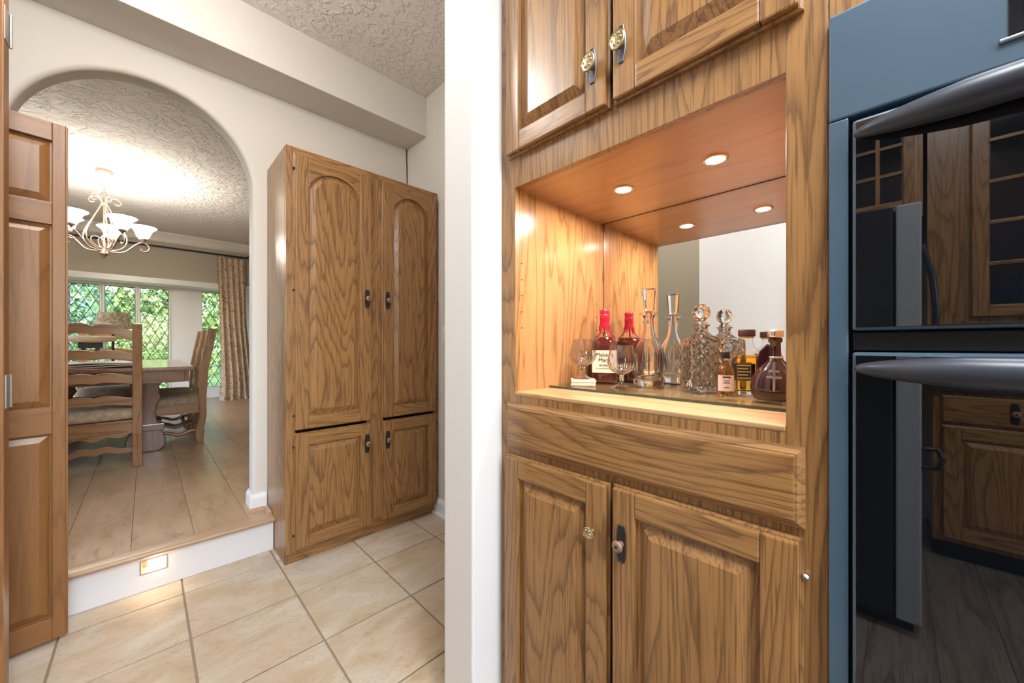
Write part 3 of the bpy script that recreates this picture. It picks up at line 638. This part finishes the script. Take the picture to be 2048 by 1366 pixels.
# curtain rod and curtain
rod = thing('curtain_rod', 'dark iron curtain rod with ring finial above the window bay', 'curtain rod', (0, YF-.09, 2.655))
obj('pole', MB().tube([(-2.7, 0, 0), (1.27, 0, 0)], .014, 12), M['dark_metal'], rod, smooth=60)
obj('finial', MB().tube([(1.325+.042*math.cos(t), .0, .042*math.sin(t)) for t in [2*PI*k/20 for k in range(20)]], .006, 8, True).tube([(1.325, .042*math.cos(t), .042*math.sin(t)) for t in [2*PI*k/20 for k in range(20)]], .006, 8, True).lathe([(.012, -.02), (.02, 0), (.012, .02)], 10, (1.275, 0, 0)), M['dark_metal'], rod, smooth=60)
obj('bracket', MB().box((1.18, .0, -.012), (1.20, .089, .012)), M['dark_metal'], rod)
for k in range(5): obj('ring', MB().tube([(.87+k*.09, .022*math.cos(t), .022*math.sin(t)-.006) for t in [2*PI*q/16 for q in range(16)]], .003, 6, True), M['dark_metal'], rod, smooth=60)
cm = MB(); NU, NV = 150, 40; vs = []
for j in range(NV+1):
    v = j/NV; z = 2.615-(2.615-STEP-.004)*v
    for i in range(NU+1):
        u = i/NU
        left = .86+.05*v**2+.03*math.sin(3*v); right = 1.25+.05*v+.22*max(0, v-.45)**1.2
        if v > .9: left -= (v-.9)*.35
        x = left+(right-left)*u; amp = .018+.030*v
        y = YF-.09+amp*math.sin(2*PI*(5.5*u+.18*math.sin(2.2*v+5*u)))-.05*v*math.sin(PI*u)-(.10*max(0, v-.93)/.07*(.5+.5*math.sin(9*u)))
        vs.append((x, y, z))
fs = [(j*(NU+1)+i, j*(NU+1)+i+1, (j+1)*(NU+1)+i+1, (j+1)*(NU+1)+i) for j in range(NV) for i in range(NU)]
vs2 = [(x, y+.004, z) for x, y, z in vs]; N_ = len(vs)
cm.add(vs+vs2, fs+[tuple(N_+q for q in reversed(f)) for f in fs])
tag(obj('curtain', cm, M['cloth'], smooth=70, recalc=False), 'floor-length toile curtain in cream and rust hanging beside the window', 'curtain')

# ---------------------------------------------------------------- ladder-back dining chairs (local: seat faces +y, back at y = 0)
def wavy(x0, x1, zb, zt, amp, n=28):
    def w(u): return amp*(math.sin(PI*u)**1.0*.75+.42*math.sin(PI*u)*abs(math.cos(2*PI*(u-.5)+PI/2))*1.2-.18*math.exp(-((u-.5)/.05)**2))
    t = [(x0+(x1-x0)*k/n, zt+w(k/n)) for k in range(n+1)]; b = [(x0+(x1-x0)*k/n, zb+.75*w(k/n)) for k in range(n+1)]
    return b+list(reversed(t))
def make_chair():
    t = thing('dining_chair', '', 'chair'); HWd = .255
    for s in (-1, 1):
        x = s*(HWd-.027)
        pr_ = [(.0, 0), (.045, 0), (.060, .06), (.052, .16), (.03, .26), (.042, .45), (.034, .70), (-.035, 1.10), (-.105, 1.10), (-.036, .70), (-.022, .45), (-.022, .26), (-.004, .14)]
        obj('rear_post', MB().prism(pr_, x-.027, x+.027, 'x'), chw[2], t, bevel=.004)
        fl_ = [(.41, 0), (.465, 0), (.475, .05), (.455, .14), (.43, .24), (.455, .34), (.455, .385), (.40, .385), (.395, .30), (.40, .20), (.42, .10)]
        obj('front_leg', MB().prism(fl_, x-.025, x+.025, 'x'), chw[2], t, bevel=.004)
        obj('side_stretcher', MB().tube([(x, .03+.4*k/10, .11+.018*math.sin(k*1.3)) for k in range(11)], .016, 8), chw[1], t, smooth=60)
    def slat(zb, zt, amp, y, nm='slat'): obj(nm, MB().prism(wavy(-HWd+.05, HWd-.05, zb, zt, amp), y-.011, y+.011, 'y'), chw[0], t, bevel=.003)
    slat(.985, 1.045, .05, -.065, 'crest_rail'); slat(.815, .875, .028, -.030); slat(.64, .705, .026, -.002); slat(.475, .535, .025, .010)
    lr = wavy(-HWd+.05, HWd-.05, .365, .365, 0, 20)[21:]; lo2 = [(-HWd+.05+(2*HWd-.10)*k/20, .27-.022*math.sin(PI*k/20*3)**2-.02*math.sin(PI*k/20)) for k in range(21)]
    obj('seat_rail', MB().prism(lo2+lr, .0, .022, 'y'), chw[0], t, bevel=.002)
    obj('seat_rail', MB().prism(lo2+lr, .41, .432, 'y'), chw[0], t, bevel=.002)
    for s in (-1, 1): obj('seat_rail', B((s*(HWd-.027)-.012, .03, .29), (s*(HWd-.027)+.012, .41, .38)), chw[1], t, bevel=.003)
    cu = MB(); ls = []
    for i, z in ((.012, .372), (0, .385), (-.006, .415), (.006, .44), (.05, .458), (.12, .466)):
        ls.append([(sx*(HWd-.006-i), (.235+sy*(.235-i)), z) for sx, sy in [(math.copysign(abs(math.cos(a))**.35, math.cos(a)), math.copysign(abs(math.sin(a))**.35, math.sin(a))) for a in [2*PI*k/32+.01 for k in range(32)]]])
    cu.loops(ls, True, True); obj('seat_cushion', cu, M['seat'], t, smooth=60)
    obj('back_stretcher', MB().prism([(-HWd+.05+(2*HWd-.1)*k/20, .085+.03*math.sin(PI*k/20)**.8+.008*math.cos(k*.95)) for k in range(21)]+[(HWd-.05-(2*HWd-.1)*k/20, .125+.04*math.sin(PI*k/20)**.8+.008*math.cos((20-k)*.95)) for k in range(21)], .10, .125, 'y'), chw[0], t, bevel=.002)
    return t
ch0 = make_chair()
spots = [(-.275, 4.085, 0, 'carved ladder-back dining chair at the table end, its back to the arch'),
         (.40, 4.93, PI/2, 'carved ladder-back dining chair at the table side by the curtain, arch end'),
         (.40, 5.50, PI/2, 'carved ladder-back dining chair at the table side by the curtain, window end'),
         (-1.02, 4.93, -PI/2, 'carved ladder-back dining chair on the table side away from the curtain, arch end'),
         (-1.02, 5.50, -PI/2, 'carved ladder-back dining chair on the table side away from the curtain, window end'),
         (-.30, 6.55, PI, 'carved ladder-back dining chair at the table end by the windows')]
for i, (x, y, rz, lab) in enumerate(spots):
    c_ = ch0 if i == 0 else copy_tree(ch0)
    c_.location = (x, y, STEP); c_.rotation_euler = (0, 0, rz); c_['label'] = lab; c_['group'] = 'chairs around the dining table'
# ---------------------------------------------------------------- trestle dining table
tb = thing('dining_table', 'dark polished trestle dining table with lyre-shaped legs', 'table', (-.30, 5.22, STEP)); TZ = .76
obj('tabletop', B((-.60, -1.09, TZ-.032), (.60, 1.09, TZ)), tbw[1], tb, bevel=.008, seg=3)
for s in (-1, 1):
    obj('apron', B((s*.55-.014, -1.0, TZ-.13), (s*.55+.014, 1.0, TZ-.032)), tbw[1], tb, bevel=.003)
    obj('apron', B((-.536, s*1.0-.014, TZ-.13), (.536, s*1.0+.014, TZ-.032)), tbw[0], tb, bevel=.003)
    for q in (-1, 1):
        half = [(.085, 0), (.125, .04), (.13, .10), (.105, .18), (.075, .26), (.06, .34), (.072, .42), (.10, .47), (.085, .52), (.085, .575), (.125, .63)]
        obj('lyre_leg', MB().prism([(q*.30+x, z) for x, z in half]+[(q*.30-x, z) for x, z in reversed(half)], s*.60-.035, s*.60+.035, 'y'), tbw[2], tb, bevel=.008)
    obj('trestle_beam', B((-.42, s*.60-.04, .18), (.42, s*.60+.04, .24)), tbw[0], tb, bevel=.005); obj('trestle_beam', B((-.45, s*.60-.04, .63), (.45, s*.60+.04, TZ-.032)), tbw[0], tb, bevel=.004)
obj('stretcher', B((-.03, -.56, .175), (.03, .56, .245)), tbw[1], tb, bevel=.006)
TT = STEP+TZ
# things on the table
rn = MB()
for k in range(3):
    nx, ny = 16, 24; sh = (0, .02, .05)[k]; L_ = .9-.25*k
    def hgt(u, v): return .0135+k*.013+.004*math.sin(9*u+4*v+k)
    g0 = [(-.40+.66*i/nx-sh, -.55+j/ny*L_) for j in range(ny+1) for i in range(nx+1)]
    tp = [(x, y, hgt((x+.4)/.66, (y+.55)/L_)) for x, y in g0]; bt = [(x, y, z-.008) for x, y, z in tp]; n0 = len(tp)
    g = [(j*(nx+1)+i, j*(nx+1)+i+1, (j+1)*(nx+1)+i+1, (j+1)*(nx+1)+i) for j in range(ny) for i in range(nx)]
    rim = [i for i in range(nx)]+[j*(nx+1)+nx for j in range(ny)]+[ny*(nx+1)+i for i in range(nx, 0, -1)]+[j*(nx+1) for j in range(ny, 0, -1)]
    rn.add(tp+bt, g+[tuple(n0+q for q in f) for f in g]+[(rim[q], rim[(q+1) % len(rim)], n0+rim[(q+1) % len(rim)], n0+rim[q]) for q in range(len(rim))])
tag(obj('table_cloth', rn, M['linen'], smooth=50, loc=(-.30, 4.85, TT)), 'folded beige linen cloth lying on the dining table', 'cloth')
bl = thing('bowl_lamp', 'alabaster bowl on a black stand on the dining table', 'bowl', (-.36, 5.15, TT+.048))
obj('stand', MB().lathe([(.09, 0), (.09, .01), (.06, .014), (.055, .02)], 20).box((-.055, -.055, .02), (-.03, .055, .21)).box((.03, -.055, .02), (.055, .055, .21)).box((-.075, -.06, .14), (.075, .06, .21)), M['black'], bl)
obj('bowl', MB().lathe([(.05, .205), (.12, .215), (.155, .24), (.16, .27), (.145, .29), (.13, .285), (.12, .26), (.05, .235)], 32), M['alab'], bl, smooth=50)
bl.scale = (1, 1, .74)
tl = thing('table_lamp', 'slim black table lamp with a mottled brown shade', 'lamp', (-.235, 5.45, TT+.0005))
obj('base', MB().lathe([(.075, 0), (.075, .008), (.03, .014), (.01, .022)], 24), M['black'], tl, smooth=40); obj('pole', MB().tube([(0, 0, .018), (0, 0, .46)], .011, 10), M['black'], tl, smooth=60)
obj('shade', MB().lathe([(.145, .345), (.105, .50), (.103, .50), (.142, .347)], 32), M['mottle'], tl, smooth=40)

# ---------------------------------------------------------------- chandelier
cd = thing('chandelier', 'bronze scroll chandelier with white glass bell shades over the dining table', 'chandelier', (-.303, 5.6, 0))
obj('canopy', MB().lathe([(.008, 2.838), (.045, 2.848), (.062, 2.862), (.066, 2.872), (.068, 2.889)], 28), M['chand'], cd, smooth=40)
zc = 2.835; k = 0
while zc > 2.655:
    ring = [(.011*math.cos(t), 0, .02*math.sin(t)+zc-.018) if k % 2 else (0, .011*math.cos(t), .02*math.sin(t)+zc-.018) for t in [2*PI*q/14 for q in range(14)]]
    obj('chain_link', MB().tube(ring, .0028, 6, True), M['chand'], cd, smooth=60); zc -= .031; k += 1
obj('hanging_ring', MB().tube([(.021*math.cos(t), 0, 2.636+.021*math.sin(t)) for t in [2*PI*q/18 for q in range(18)]], .0035, 6, True), M['chand'], cd, smooth=60)
obj('stem', MB().lathe([(.004, 2.618), (.009, 2.60), (.006, 2.58), (.010, 2.56), (.008, 2.50), (.006, 2.30), (.008, 2.16), (.016, 2.13), (.010, 2.10), (.022, 2.08), (.026, 2.06), (.036, 2.045), (.034, 2.035), (.014, 2.02), (.008, 2.008), (.011, 2.0), (.002, 1.99)], 18), M['chand'], cd, smooth=50)
obj('collar', MB().lathe([(.020, 2.535), (.024, 2.54), (.024, 2.56), (.018, 2.565)], 18), M['chand'], cd, smooth=40)
def pol(r, z, a): return (r*math.cos(a), r*math.sin(a), z)
def spiral(c, r0, r1, a0, turns, n): return [(c[0]+(r0+(r1-r0)*k/n)*math.cos(a0+turns*2*PI*k/n), c[1]+(r0+(r1-r0)*k/n)*math.sin(a0+turns*2*PI*k/n)) for k in range(n+1)]
def smooth_path(p, it=2):
    for _ in range(it):
        q = [p[0]]
        for a, b in zip(p, p[1:]): q += [(a[0]*.75+b[0]*.25, a[1]*.75+b[1]*.25), (a[0]*.25+b[0]*.75, a[1]*.25+b[1]*.75)]
        p = q+[p[-1]]
    return p
for k in range(5):
    a = math.radians(-62+72*k)
    cage = smooth_path([(.018, 2.56), (.04, 2.50), (.11, 2.36), (.165, 2.24), (.16, 2.16), (.11, 2.10), (.03, 2.075)])
    obj('cage_rod', MB().tube([pol(r, z, a) for r, z in cage], .0055, 8), M['chand'], cd, smooth=60)
    arm = smooth_path([(.02, 2.075), (.08, 2.07), (.15, 2.085), (.20, 2.15), (.245, 2.20), (.285, 2.22), (.325, 2.20), (.34, 2.155), (.31, 2.12), (.275, 2.125), (.27, 2.15)])
    am = obj('arm', MB().tube([pol(r, z, a) for r, z in arm], .0065, 8), M['chand'], cd, smooth=60)
    obj('top_scroll', MB().tube([pol(r, z, a) for r, z in smooth_path([(.016, 2.555), (.03, 2.59), (.07, 2.625), (.11, 2.615), (.125, 2.58), (.10, 2.555), (.075, 2.57)])], .0045, 8), M['chand'], cd, smooth=60)
    obj('inner_scroll', MB().tube([pol(r, z, a+.63) for r, z in smooth_path([(.012, 2.10), (.05, 2.11), (.09, 2.15), (.09, 2.20), (.05, 2.215), (.03, 2.19), (.045, 2.17)])], .004, 8), M['chand'], cd, smooth=60)
    cx, cy, _ = pol(.285, 0, a)
    obj('cup', MB().lathe([(.008, 2.222), (.012, 2.235), (.034, 2.25), (.036, 2.262), (.02, 2.268)], 18, (cx, cy, 0)), M['chand'], am, smooth=40)
    obj('glass_shade', MB().lathe([(.030, 2.262), (.052, 2.285), (.062, 2.32), (.078, 2.355), (.112, 2.382), (.109, 2.385), (.074, 2.36), (.057, 2.322), (.046, 2.29), (.012, 2.27)], 30, (cx, cy, 0)), M['shade'], am, smooth=60)
    lamp('candle_bulb', 'POINT', (cx, cy, 2.41), .5, (1, .93, .82), parent=cd, shadow_soft_size=.05)

# ---------------------------------------------------------------- garden outside the bay
tag(obj('lawn', MB().box((-14, 8.75, -.25), (16, 40, -.12)), M['grass'], ), 'green lawn outside the bay windows', 'lawn', kind='structure')
def leafy(n, rx, ry, rz, size, seed):
    rnd = random.Random(seed); vs = []; fs = []
    for i in range(n):
        while True:
            p = Vector((rnd.uniform(-1, 1), rnd.uniform(-1, 1), rnd.uniform(-1, 1)))
            if .35 < p.length < 1: break
        w = 1+.22*math.sin(p.x*7+seed)+.18*math.sin(p.z*9+p.y*6)
        c = Vector((p.x*rx*w, p.y*ry*w, rz+p.z*rz*w)); c.z = max(c.z, .02)
        d = Vector((rnd.gauss(0, 1), rnd.gauss(0, 1), rnd.gauss(0, .6))).normalized(); e = d.orthogonal().normalized(); e = Matrix.Rotation(rnd.uniform(0, 6.28), 3, d) @ e
        s_ = size*rnd.uniform(.6, 1.4); o = len(vs); b = e.cross(d).normalized()
        vs += [tuple(c-e*s_), tuple(c+b*s_*.45), tuple(c+e*s_), tuple(c-b*s_*.45)]; fs.append((o, o+1, o+2, o+3))
    return MB().add(vs, fs)
SHR = [('low rounded shrub with lime leaves close outside the windows', -.55, 10.4, .40, .4, .30, 'leaf3', 900, .05), ('low dark-green shrub outside the middle window', .65, 11.0, .42, .4, .33, 'leaf', 900, .05),
       ('low blue-green shrub outside the window beside the curtain', 1.85, 10.6, .42, .4, .38, 'leaf2', 900, .05), ('broad mid-green bush behind the lime shrub', -1.5, 12.9, .95, .55, .85, 'leaf', 2400, .06),
       ('broad lime-green bush in the middle of the garden', .5, 14.5, 1.3, .55, .95, 'leaf3', 2600, .06), ('broad blue-green bush at the garden side beyond the curtain', 2.5, 12.9, 1.0, .55, 1.0, 'leaf2', 2400, .06),
       ('tall leafy tree crown beyond the dark trunk', -2.9, 17.0, 1.9, .8, 2.4, 'leaf2', 5200, .10), ('tall leafy tree crown beyond the middle bush', .6, 20.0, 2.6, .8, 2.8, 'leaf3', 5600, .11), ('tall leafy tree crown beyond the blue-green bush', 4.2, 17.0, 2.0, .8, 2.6, 'leaf2', 5200, .10),
       ('tall hedge closing the garden behind the trees', 0, 26, 11, 1.2, 3.8, 'leaf', 16000, .22)]
for i, (lab, x, y, rx, ry, rz_, mt, n_, sz) in enumerate(SHR):
    sh = thing('shrub' if i < 6 else 'tree', lab, 'shrub' if i < 6 else 'tree', (x, y, -.12), group='garden plants outside the bay')
    obj('foliage', leafy(n_, rx, ry, rz_, sz, i+3), M[mt], sh, recalc=False)
    obj('stem', MB().tube([(0, 0, 0), (.04, 0, rz_*.6), (0, .03, rz_*1.2)], [.05 if i < 6 else .12, .035, .02], 8), M['bark'], sh, smooth=60)
tt = thing('tree', 'dark tree trunk standing close outside the leaded windows', 'tree', (-1.28, 11.3, -.12))
obj('trunk', MB().tube([(0, 0, 0), (.03, 0, .92), (.06, .02, 2.12), (.01, .05, 4.6)], [.24, .18, .16, .13], 14), mottle('trunk_bark', (.05, .04, .035), (.15, .12, .10), 9), tt, smooth=60)
obj('crown', leafy(1800, 1.1, 1.1, .9, .08, 40), M['leaf'], tt, recalc=False, loc=(0, 0, 4.0))

# ================================================================= THINGS ON THE GLASS SHELF
FA = math.radians(-118)      # heading of the labels, turned to the room
def text_mesh(body, size, align='CENTER'):
    cu = bpy.data.curves.new('lettering', 'FONT'); cu.body = body; cu.size = size; cu.align_x = align; cu.extrude = .0002; cu.resolution_u = 3
    o = bpy.data.objects.new('lettering', cu); C.objects.link(o); dg = bpy.context.evaluated_depsgraph_get(); dg.update()
    me = bpy.data.meshes.new_from_object(o.evaluated_get(dg)); bpy.data.objects.remove(o); return me
def letter(body, size, z, y, parent, mat, x=0):
    me = text_mesh(body, size); me.transform(Matrix.Translation((x, y, z)) @ Matrix.Rotation(PI/2, 4, 'X')); me.materials.clear(); me.materials.append(mat)
    return obj('lettering', me, None, parent)
RB = math.radians(-60)       # things turned so that their fronts (-y) face into the room
# two travertine coasters, one on the other
CPX, CPY = 1.000, .698
for k, lab in ((0, 'square stone coaster lying on the glass, lower of two'), (1, 'square stone coaster under the brandy glass, upper of two')):
    c_ = obj('coaster', B((-.038, -.038, 0), (.038, .038, .0085)), M['coaster'], bevel=.002, loc=(CPX, CPY, TOP+.0003+k*.0095), rz=RB+.1+k*.05); tag(c_, lab, 'coaster', 'stone coasters on the bar shelf')
def snifter(loc, lab):
    t = thing('brandy_glass', lab, 'glass', loc, group='brandy glasses on the bar shelf')
    obj('foot', MB().lathe([(.031, 0), (.032, .0015), (.02, .005), (.009, .012), (.0065, .018)], 32), M['stemware'], t, smooth=50)
    obj('stem', MB().lathe([(.0065, .018), (.0058, .024), (.0095, .029), (.0055, .033), (.008, .038), (.012, .042)], 24), M['crystal'], t, smooth=50)
    out = [(.012, .042), (.025, .048), (.037, .060), (.0415, .074), (.040, .088), (.0345, .110), (.031, .126)]
    obj('bowl', MB().lathe(out+[(r-.0012, z) for r, z in reversed(out[1:])]+[(.008, .046)], 40), M['stemware'], t, smooth=60)
    cut = MB()
    for k in range(22):
        a = 2*PI*k/22
        for (r0, z0), (r1, z1) in zip(out[:3], out[1:4]): cut.tube([pol(r0+.0004, z0, a), pol((r0+r1)/2+.0008, (z0+z1)/2, a), pol(r1+.0003, z1, a)], .0011, 5)
    cu_ = obj('cut_flutes', cut, M['crystal'], t, smooth=60); cu_['kind'] = 'stuff'
snifter((CPX, CPY, TOP+.0195), 'cut-stem brandy glass standing on the stone coasters')
snifter((1.005, .565, TOP+.0005), 'cut-stem brandy glass standing on the shelf before the red-capped bottle')
# red wax-capped whisky bottle
bb = thing('whisky_bottle', 'squarish dark whisky bottle with dripping red wax cap and cream label', 'bottle', (1.138, .704, TOP+.0005), RB); bb.scale = (1.12, 1.12, 1.12)
body = [(.036, 0), (.0395, .004), (.040, .012), (.040, .112), (.037, .124), (.028, .137), (.0165, .150), (.0135, .165)]
obj('whisky', MB().lathe([(r-.002, z) for r, z in body[:6]]+[(.010, .1375)], 40, power=3.2), M['bourbon'], bb, smooth=50)
obj('glass', MB().lathe(body+[(.0125, .19)], 40, power=3.0), M['bottle'], bb, smooth=50)
wx = obj('wax_cap', MB().lathe([(.0155, .166), (.0150, .176), (.0140, .190), (.0145, .1915), (.0145, .206), (.0135, .2075), (.0140, .209), (.0145, .219), (.0125, .222), (.004, .223)], 28), M['red_wax'], bb, smooth=40)
for k in range(9):
    a = 2*PI*k/9+.3; L = [.030, .012, .022, .034, .010, .026, .016, .032, .014][k]; pts = [pol(.0148, .172, a)]
    for q in range(1, 6):
        z = .167-L*q/5; r = .0140+max(0, (.165-z))*.32+max(0, .150-z)*.75; pts.append(pol(r+.0004, z, a))
    obj('wax_drip', MB().tube(pts, [.0030, .0024, .0019, .0018, .0020, .0024], 8), M['red_wax'], wx, smooth=60)
lb = obj('label', MB().loops([[(.0415*u, -.0405-.0012*(1-u*u), z) for u in [-.86+1.72*k/10 for k in range(11)]] for z in (.030, .097)], False, False), M['label'], bb, recalc=False)
letter("Maker's", .0165, .079, -.0425, lb, M['ink'], .001); letter('Mark', .0165, .063, -.0425, lb, M['ink']); letter('WHISKY', .0085, .0495, -.0425, lb, M['ink'])
obj('label_line', B((-.026, -.0424, .0425), (.026, -.0419, .0432)), M['ink'], lb)
# tall decanter, blade stopper
d1 = thing('tall_decanter', 'tall round crystal decanter with flared flat stopper', 'decanter', (1.130, .541, TOP+.0005)); d1.scale = (1.09, 1.09, 1.13)
op = [(.040, 0), (.0425, .004), (.043, .02), (.0405, .024), (.042, .03), (.043, .075), (.041, .092), (.032, .115), (.020, .135), (.0145, .155), (.0135, .185), (.016, .193), (.027, .200)]
obj('body', MB().lathe(op+[(.0255, .2005), (.0135, .192), (.0105, .184), (.0115, .155), (.017, .134), (.029, .113), (.037, .092), (.039, .074), (.038, .03), (.034, .016), (.004, .014)], 40), M['crystal'], d1, smooth=35)
fl2 = MB()
for k in range(14):
    a = 2*PI*k/14; fl2.tube([pol(.0432, .028, a), pol(.0442, .05, a), pol(.0432, .078, a), pol(.037, .104, a)], [.001, .0028, .0024, .0008], 6)
f_ = obj('cut_flutes', fl2, M['crystal'], d1, smooth=50); f_['kind'] = 'stuff'
obj('neck_ring', MB().lathe([(.0135, .172), (.0155, .174), (.0155, .178), (.0135, .180)], 28), M['crystal'], d1, smooth=40)
obj('stopper', MB().lathe([(.0095, .182), (.0105, .196), (.008, .202), (.0155, .212), (.0195, .258), (.0205, .266), (.0185, .268), (.002, .2685)], 8), M['crystal'], d1)
# square decanter, ball stopper
d2 = thing('square_decanter', 'square cut-crystal decanter with faceted ball stopper', 'decanter', (1.120, .382, TOP+.0005), RB+.25); d2.scale = (1.06, 1.06, 1.09)
bx = [(.0405, 0), (.0425, .003), (.0425, .126), (.040, .132), (.024, .140), (.0165, .150), (.0155, .160), (.022, .168)]
def sq(pr, pw0=9): 
    mb = MB(); ls = []
    for r, z in pr:
        pw = pw0 if z < .134 else (4 if z < .142 else 2)
        l = []
        for k in range(48):
            t = 2*PI*k/48; c_, s_ = math.cos(t), math.sin(t); q = (abs(c_)**pw+abs(s_)**pw)**(-1/pw); l.append((r*c_*q, r*s_*q, z))
        ls.append(l)
    return mb.loops(ls, True, True)
obj('body', sq(bx+[(.0205, .1685), (.012, .159), (.012, .149), (.020, .137), (.034, .128), (.036, .122), (.036, .016), (.030, .013)]), M['cut'], d2, smooth=25)
for s_ in range(4):
    cut = MB(); Rm = Matrix.Rotation(s_*PI/2, 4, 'Z'); y = -.0428
    for k in range(12):
        a = 2*PI*k/12; L = .034 if k % 2 == 0 else .024
        p = [Vector((.003*math.cos(a), y, .066+.004*math.sin(a))), Vector((L*.55*math.cos(a), y-.0006, .066+L*.9*math.sin(a))), Vector((L*.95*math.cos(a), y, .066+L*1.6*math.sin(a)))]
        cut.tube([tuple(Rm @ q) for q in p], [.0006, .0022, .0005], 6)
    for k in range(-3, 4):
        for sg in (-1, 1): p = [Vector((k*.011-.006*sg, y, .012)), Vector((k*.011+.006*sg, y, .030))]; cut.tube([tuple(Rm @ q) for q in p], .0011, 5)
    o_ = obj('cut_star', cut, M['crystal'], d2, smooth=60); o_['kind'] = 'stuff'
bm_ = bmesh.new(); bmesh.ops.create_icosphere(bm_, subdivisions=2, radius=.0225); bmesh.ops.translate(bm_, verts=bm_.verts, vec=(0, 0, .200)); me_ = bpy.data.meshes.new('stopper'); bm_.to_mesh(me_); bm_.free(); me_.materials.append(M['crystal'])
so = obj('stopper', me_, None, d2); obj('stopper_neck', MB().lathe([(.0105, .155), (.0115, .168), (.015, .172), (.0105, .178), (.009, .181)], 20), M['crystal'], d2, smooth=40)
# golden whisky half bottle
w1 = thing('golden_bottle', 'flat golden whisky bottle with dark cap and black label', 'bottle', (1.110, .268, TOP+.0005), RB-.12)
ob = [(.034, 0), (.0365, .004), (.037, .012), (.037, .092), (.033, .101), (.017, .122), (.0135, .130), (.0135, .145)]
obj('glass', MB().lathe(ob, 40, sx=1, sy=.72, power=4), M['bottle'], w1, smooth=45)
obj('whisky', MB().lathe([(.030, .012), (.0345, .016), (.0345, .093), (.029, .1005), (.004, .1006)], 40, sx=1, sy=.70, power=4), M['whisky'], w1, smooth=45)
obj('thick_base', MB().lathe([(.032, .001), (.0345, .004), (.034, .010), (.028, .0115)], 40, sx=1, sy=.7, power=4), M['crystal'], w1, smooth=45)
obj('collar', MB().lathe([(.0165, .144), (.0165, .148)], 24), M['gold'], w1); obj('cap', MB().lathe([(.019, .1485), (.0195, .150), (.0195, .164), (.0185, .166), (.003, .1665)], 28), M['cap_brown'], w1, smooth=40)
l1 = obj('label', B((-.027, -.0275, .036), (.006, -.0268, .082)), M['label_black'], w1, bevel=.0002)
for k in range(5): obj('gold_print', B((-.024, -.0279, .041+k*.008), (.003-.004*(k % 2), -.0274, .0445+k*.008)), M['gold'], l1)
for k in range(4): obj('gold_frame', B(((-.0255, -.0279, .0375+k*.0425), (.0045, -.0274, .0381+k*.0425)) [0], ((-.0255, -.0279, .0375+k*.0425), (.0045, -.0274, .0381+k*.0425))[1]) if k < 2 else B((-.0255+(k-2)*.0295, -.0279, .0375), (-.0249+(k-2)*.0295, -.0274, .0805)), M['gold'], l1)
l2 = obj('back_label', B((-.020, .0268, .036), (.020, .0275, .075)), M['label_black'], w1); obj('bar_code', B((-.014, .0274, .044), (.010, .0279, .064)), M['label'], l2)
# miniature
mn = thing('miniature_bottle', 'tiny amber whisky miniature with pale pink label and black cap', 'bottle', (1.012, .290, TOP+.0005), RB-.1); mn.scale = (1.05, 1.05, 1.2)
obj('glass', MB().lathe([(.0165, 0), (.0185, .002), (.019, .008), (.019, .050), (.016, .059), (.0095, .066), (.0085, .078)], 28), M['bottle'], mn, smooth=45)
obj('whisky', MB().lathe([(.0168, .004), (.0172, .008), (.0172, .050), (.0145, .058), (.008, .066), (.007, .074)], 28), M['whisky'], mn, smooth=45)
obj('cap', MB().lathe([(.0098, .0785), (.0100, .080), (.0100, .090), (.009, .0915), (.002, .092)], 22), M['cap_black'], mn, smooth=40)
lm = MB(); vs = []
for z in (.013, .045):
    for k in range(13): a = -PI/2+math.radians(-58+116*k/12); vs.append((.0193*math.cos(a), .0193*math.sin(a), z))
lm.add(vs, [(k, k+1, 14+k, 13+k) for k in range(12)]); lo = obj('label', lm, M['label_pink'], mn, smooth=60)
for k, (wd_, zz) in enumerate(((.016, .0395), (.011, .033), (.013, .029), (.010, .020))): obj('label_print', B((-wd_/2, -.0199, zz), (wd_/2, -.0195, zz+(.0030 if k == 0 else .0012))), M['ink'], lo)
# dark cognac flask with silver cross
cg = thing('cognac_flask', 'dark teardrop cognac bottle with a silver double-barred cross', 'bottle', (1.030, .1915, TOP+.0005), RB-.42); cg.scale = (1.08, 1.08, 1.13)
obj('glass', MB().lathe([(.036, 0), (.041, .003), (.044, .012), (.046, .026), (.042, .046), (.030, .066), (.016, .080), (.0105, .088), (.0095, .116), (.0125, .118), (.0125, .126), (.0085, .1275)], 40, sx=1, sy=.62), M['cognac'], cg, smooth=50)
obj('stopper', MB().lathe([(.0135, .128), (.0145, .130), (.0145, .140), (.012, .1425), (.003, .143)], 24), M['silver'], cg, smooth=40)
em = obj('cross', MB().prism([(-.0022, .026), (0, .019), (.0022, .026), (.0022, .078), (-.0022, .078)], -.0305, -.0285, 'y').box((-.013, -.0305, .046), (.013, -.0285, .0502)).box((-.009, -.0303, .058), (.009, -.0285, .0618)), M['silver'], cg, bevel=.0006)
obj('neck_chain', MB().tube([(.0115*math.cos(t), .0115*.8*math.sin(t), .087) for t in [2*PI*k/18 for k in range(18)]], .0022, 6, True), M['silver'], cg, smooth=60)
obj('rear_fin', MB().prism([(-.030, .050), (-.034, .075), (-.028, .100), (-.014, .115), (-.006, .108), (-.008, .085)], -.006, .006, 'y'), M['cognac'], cg, bevel=.003)
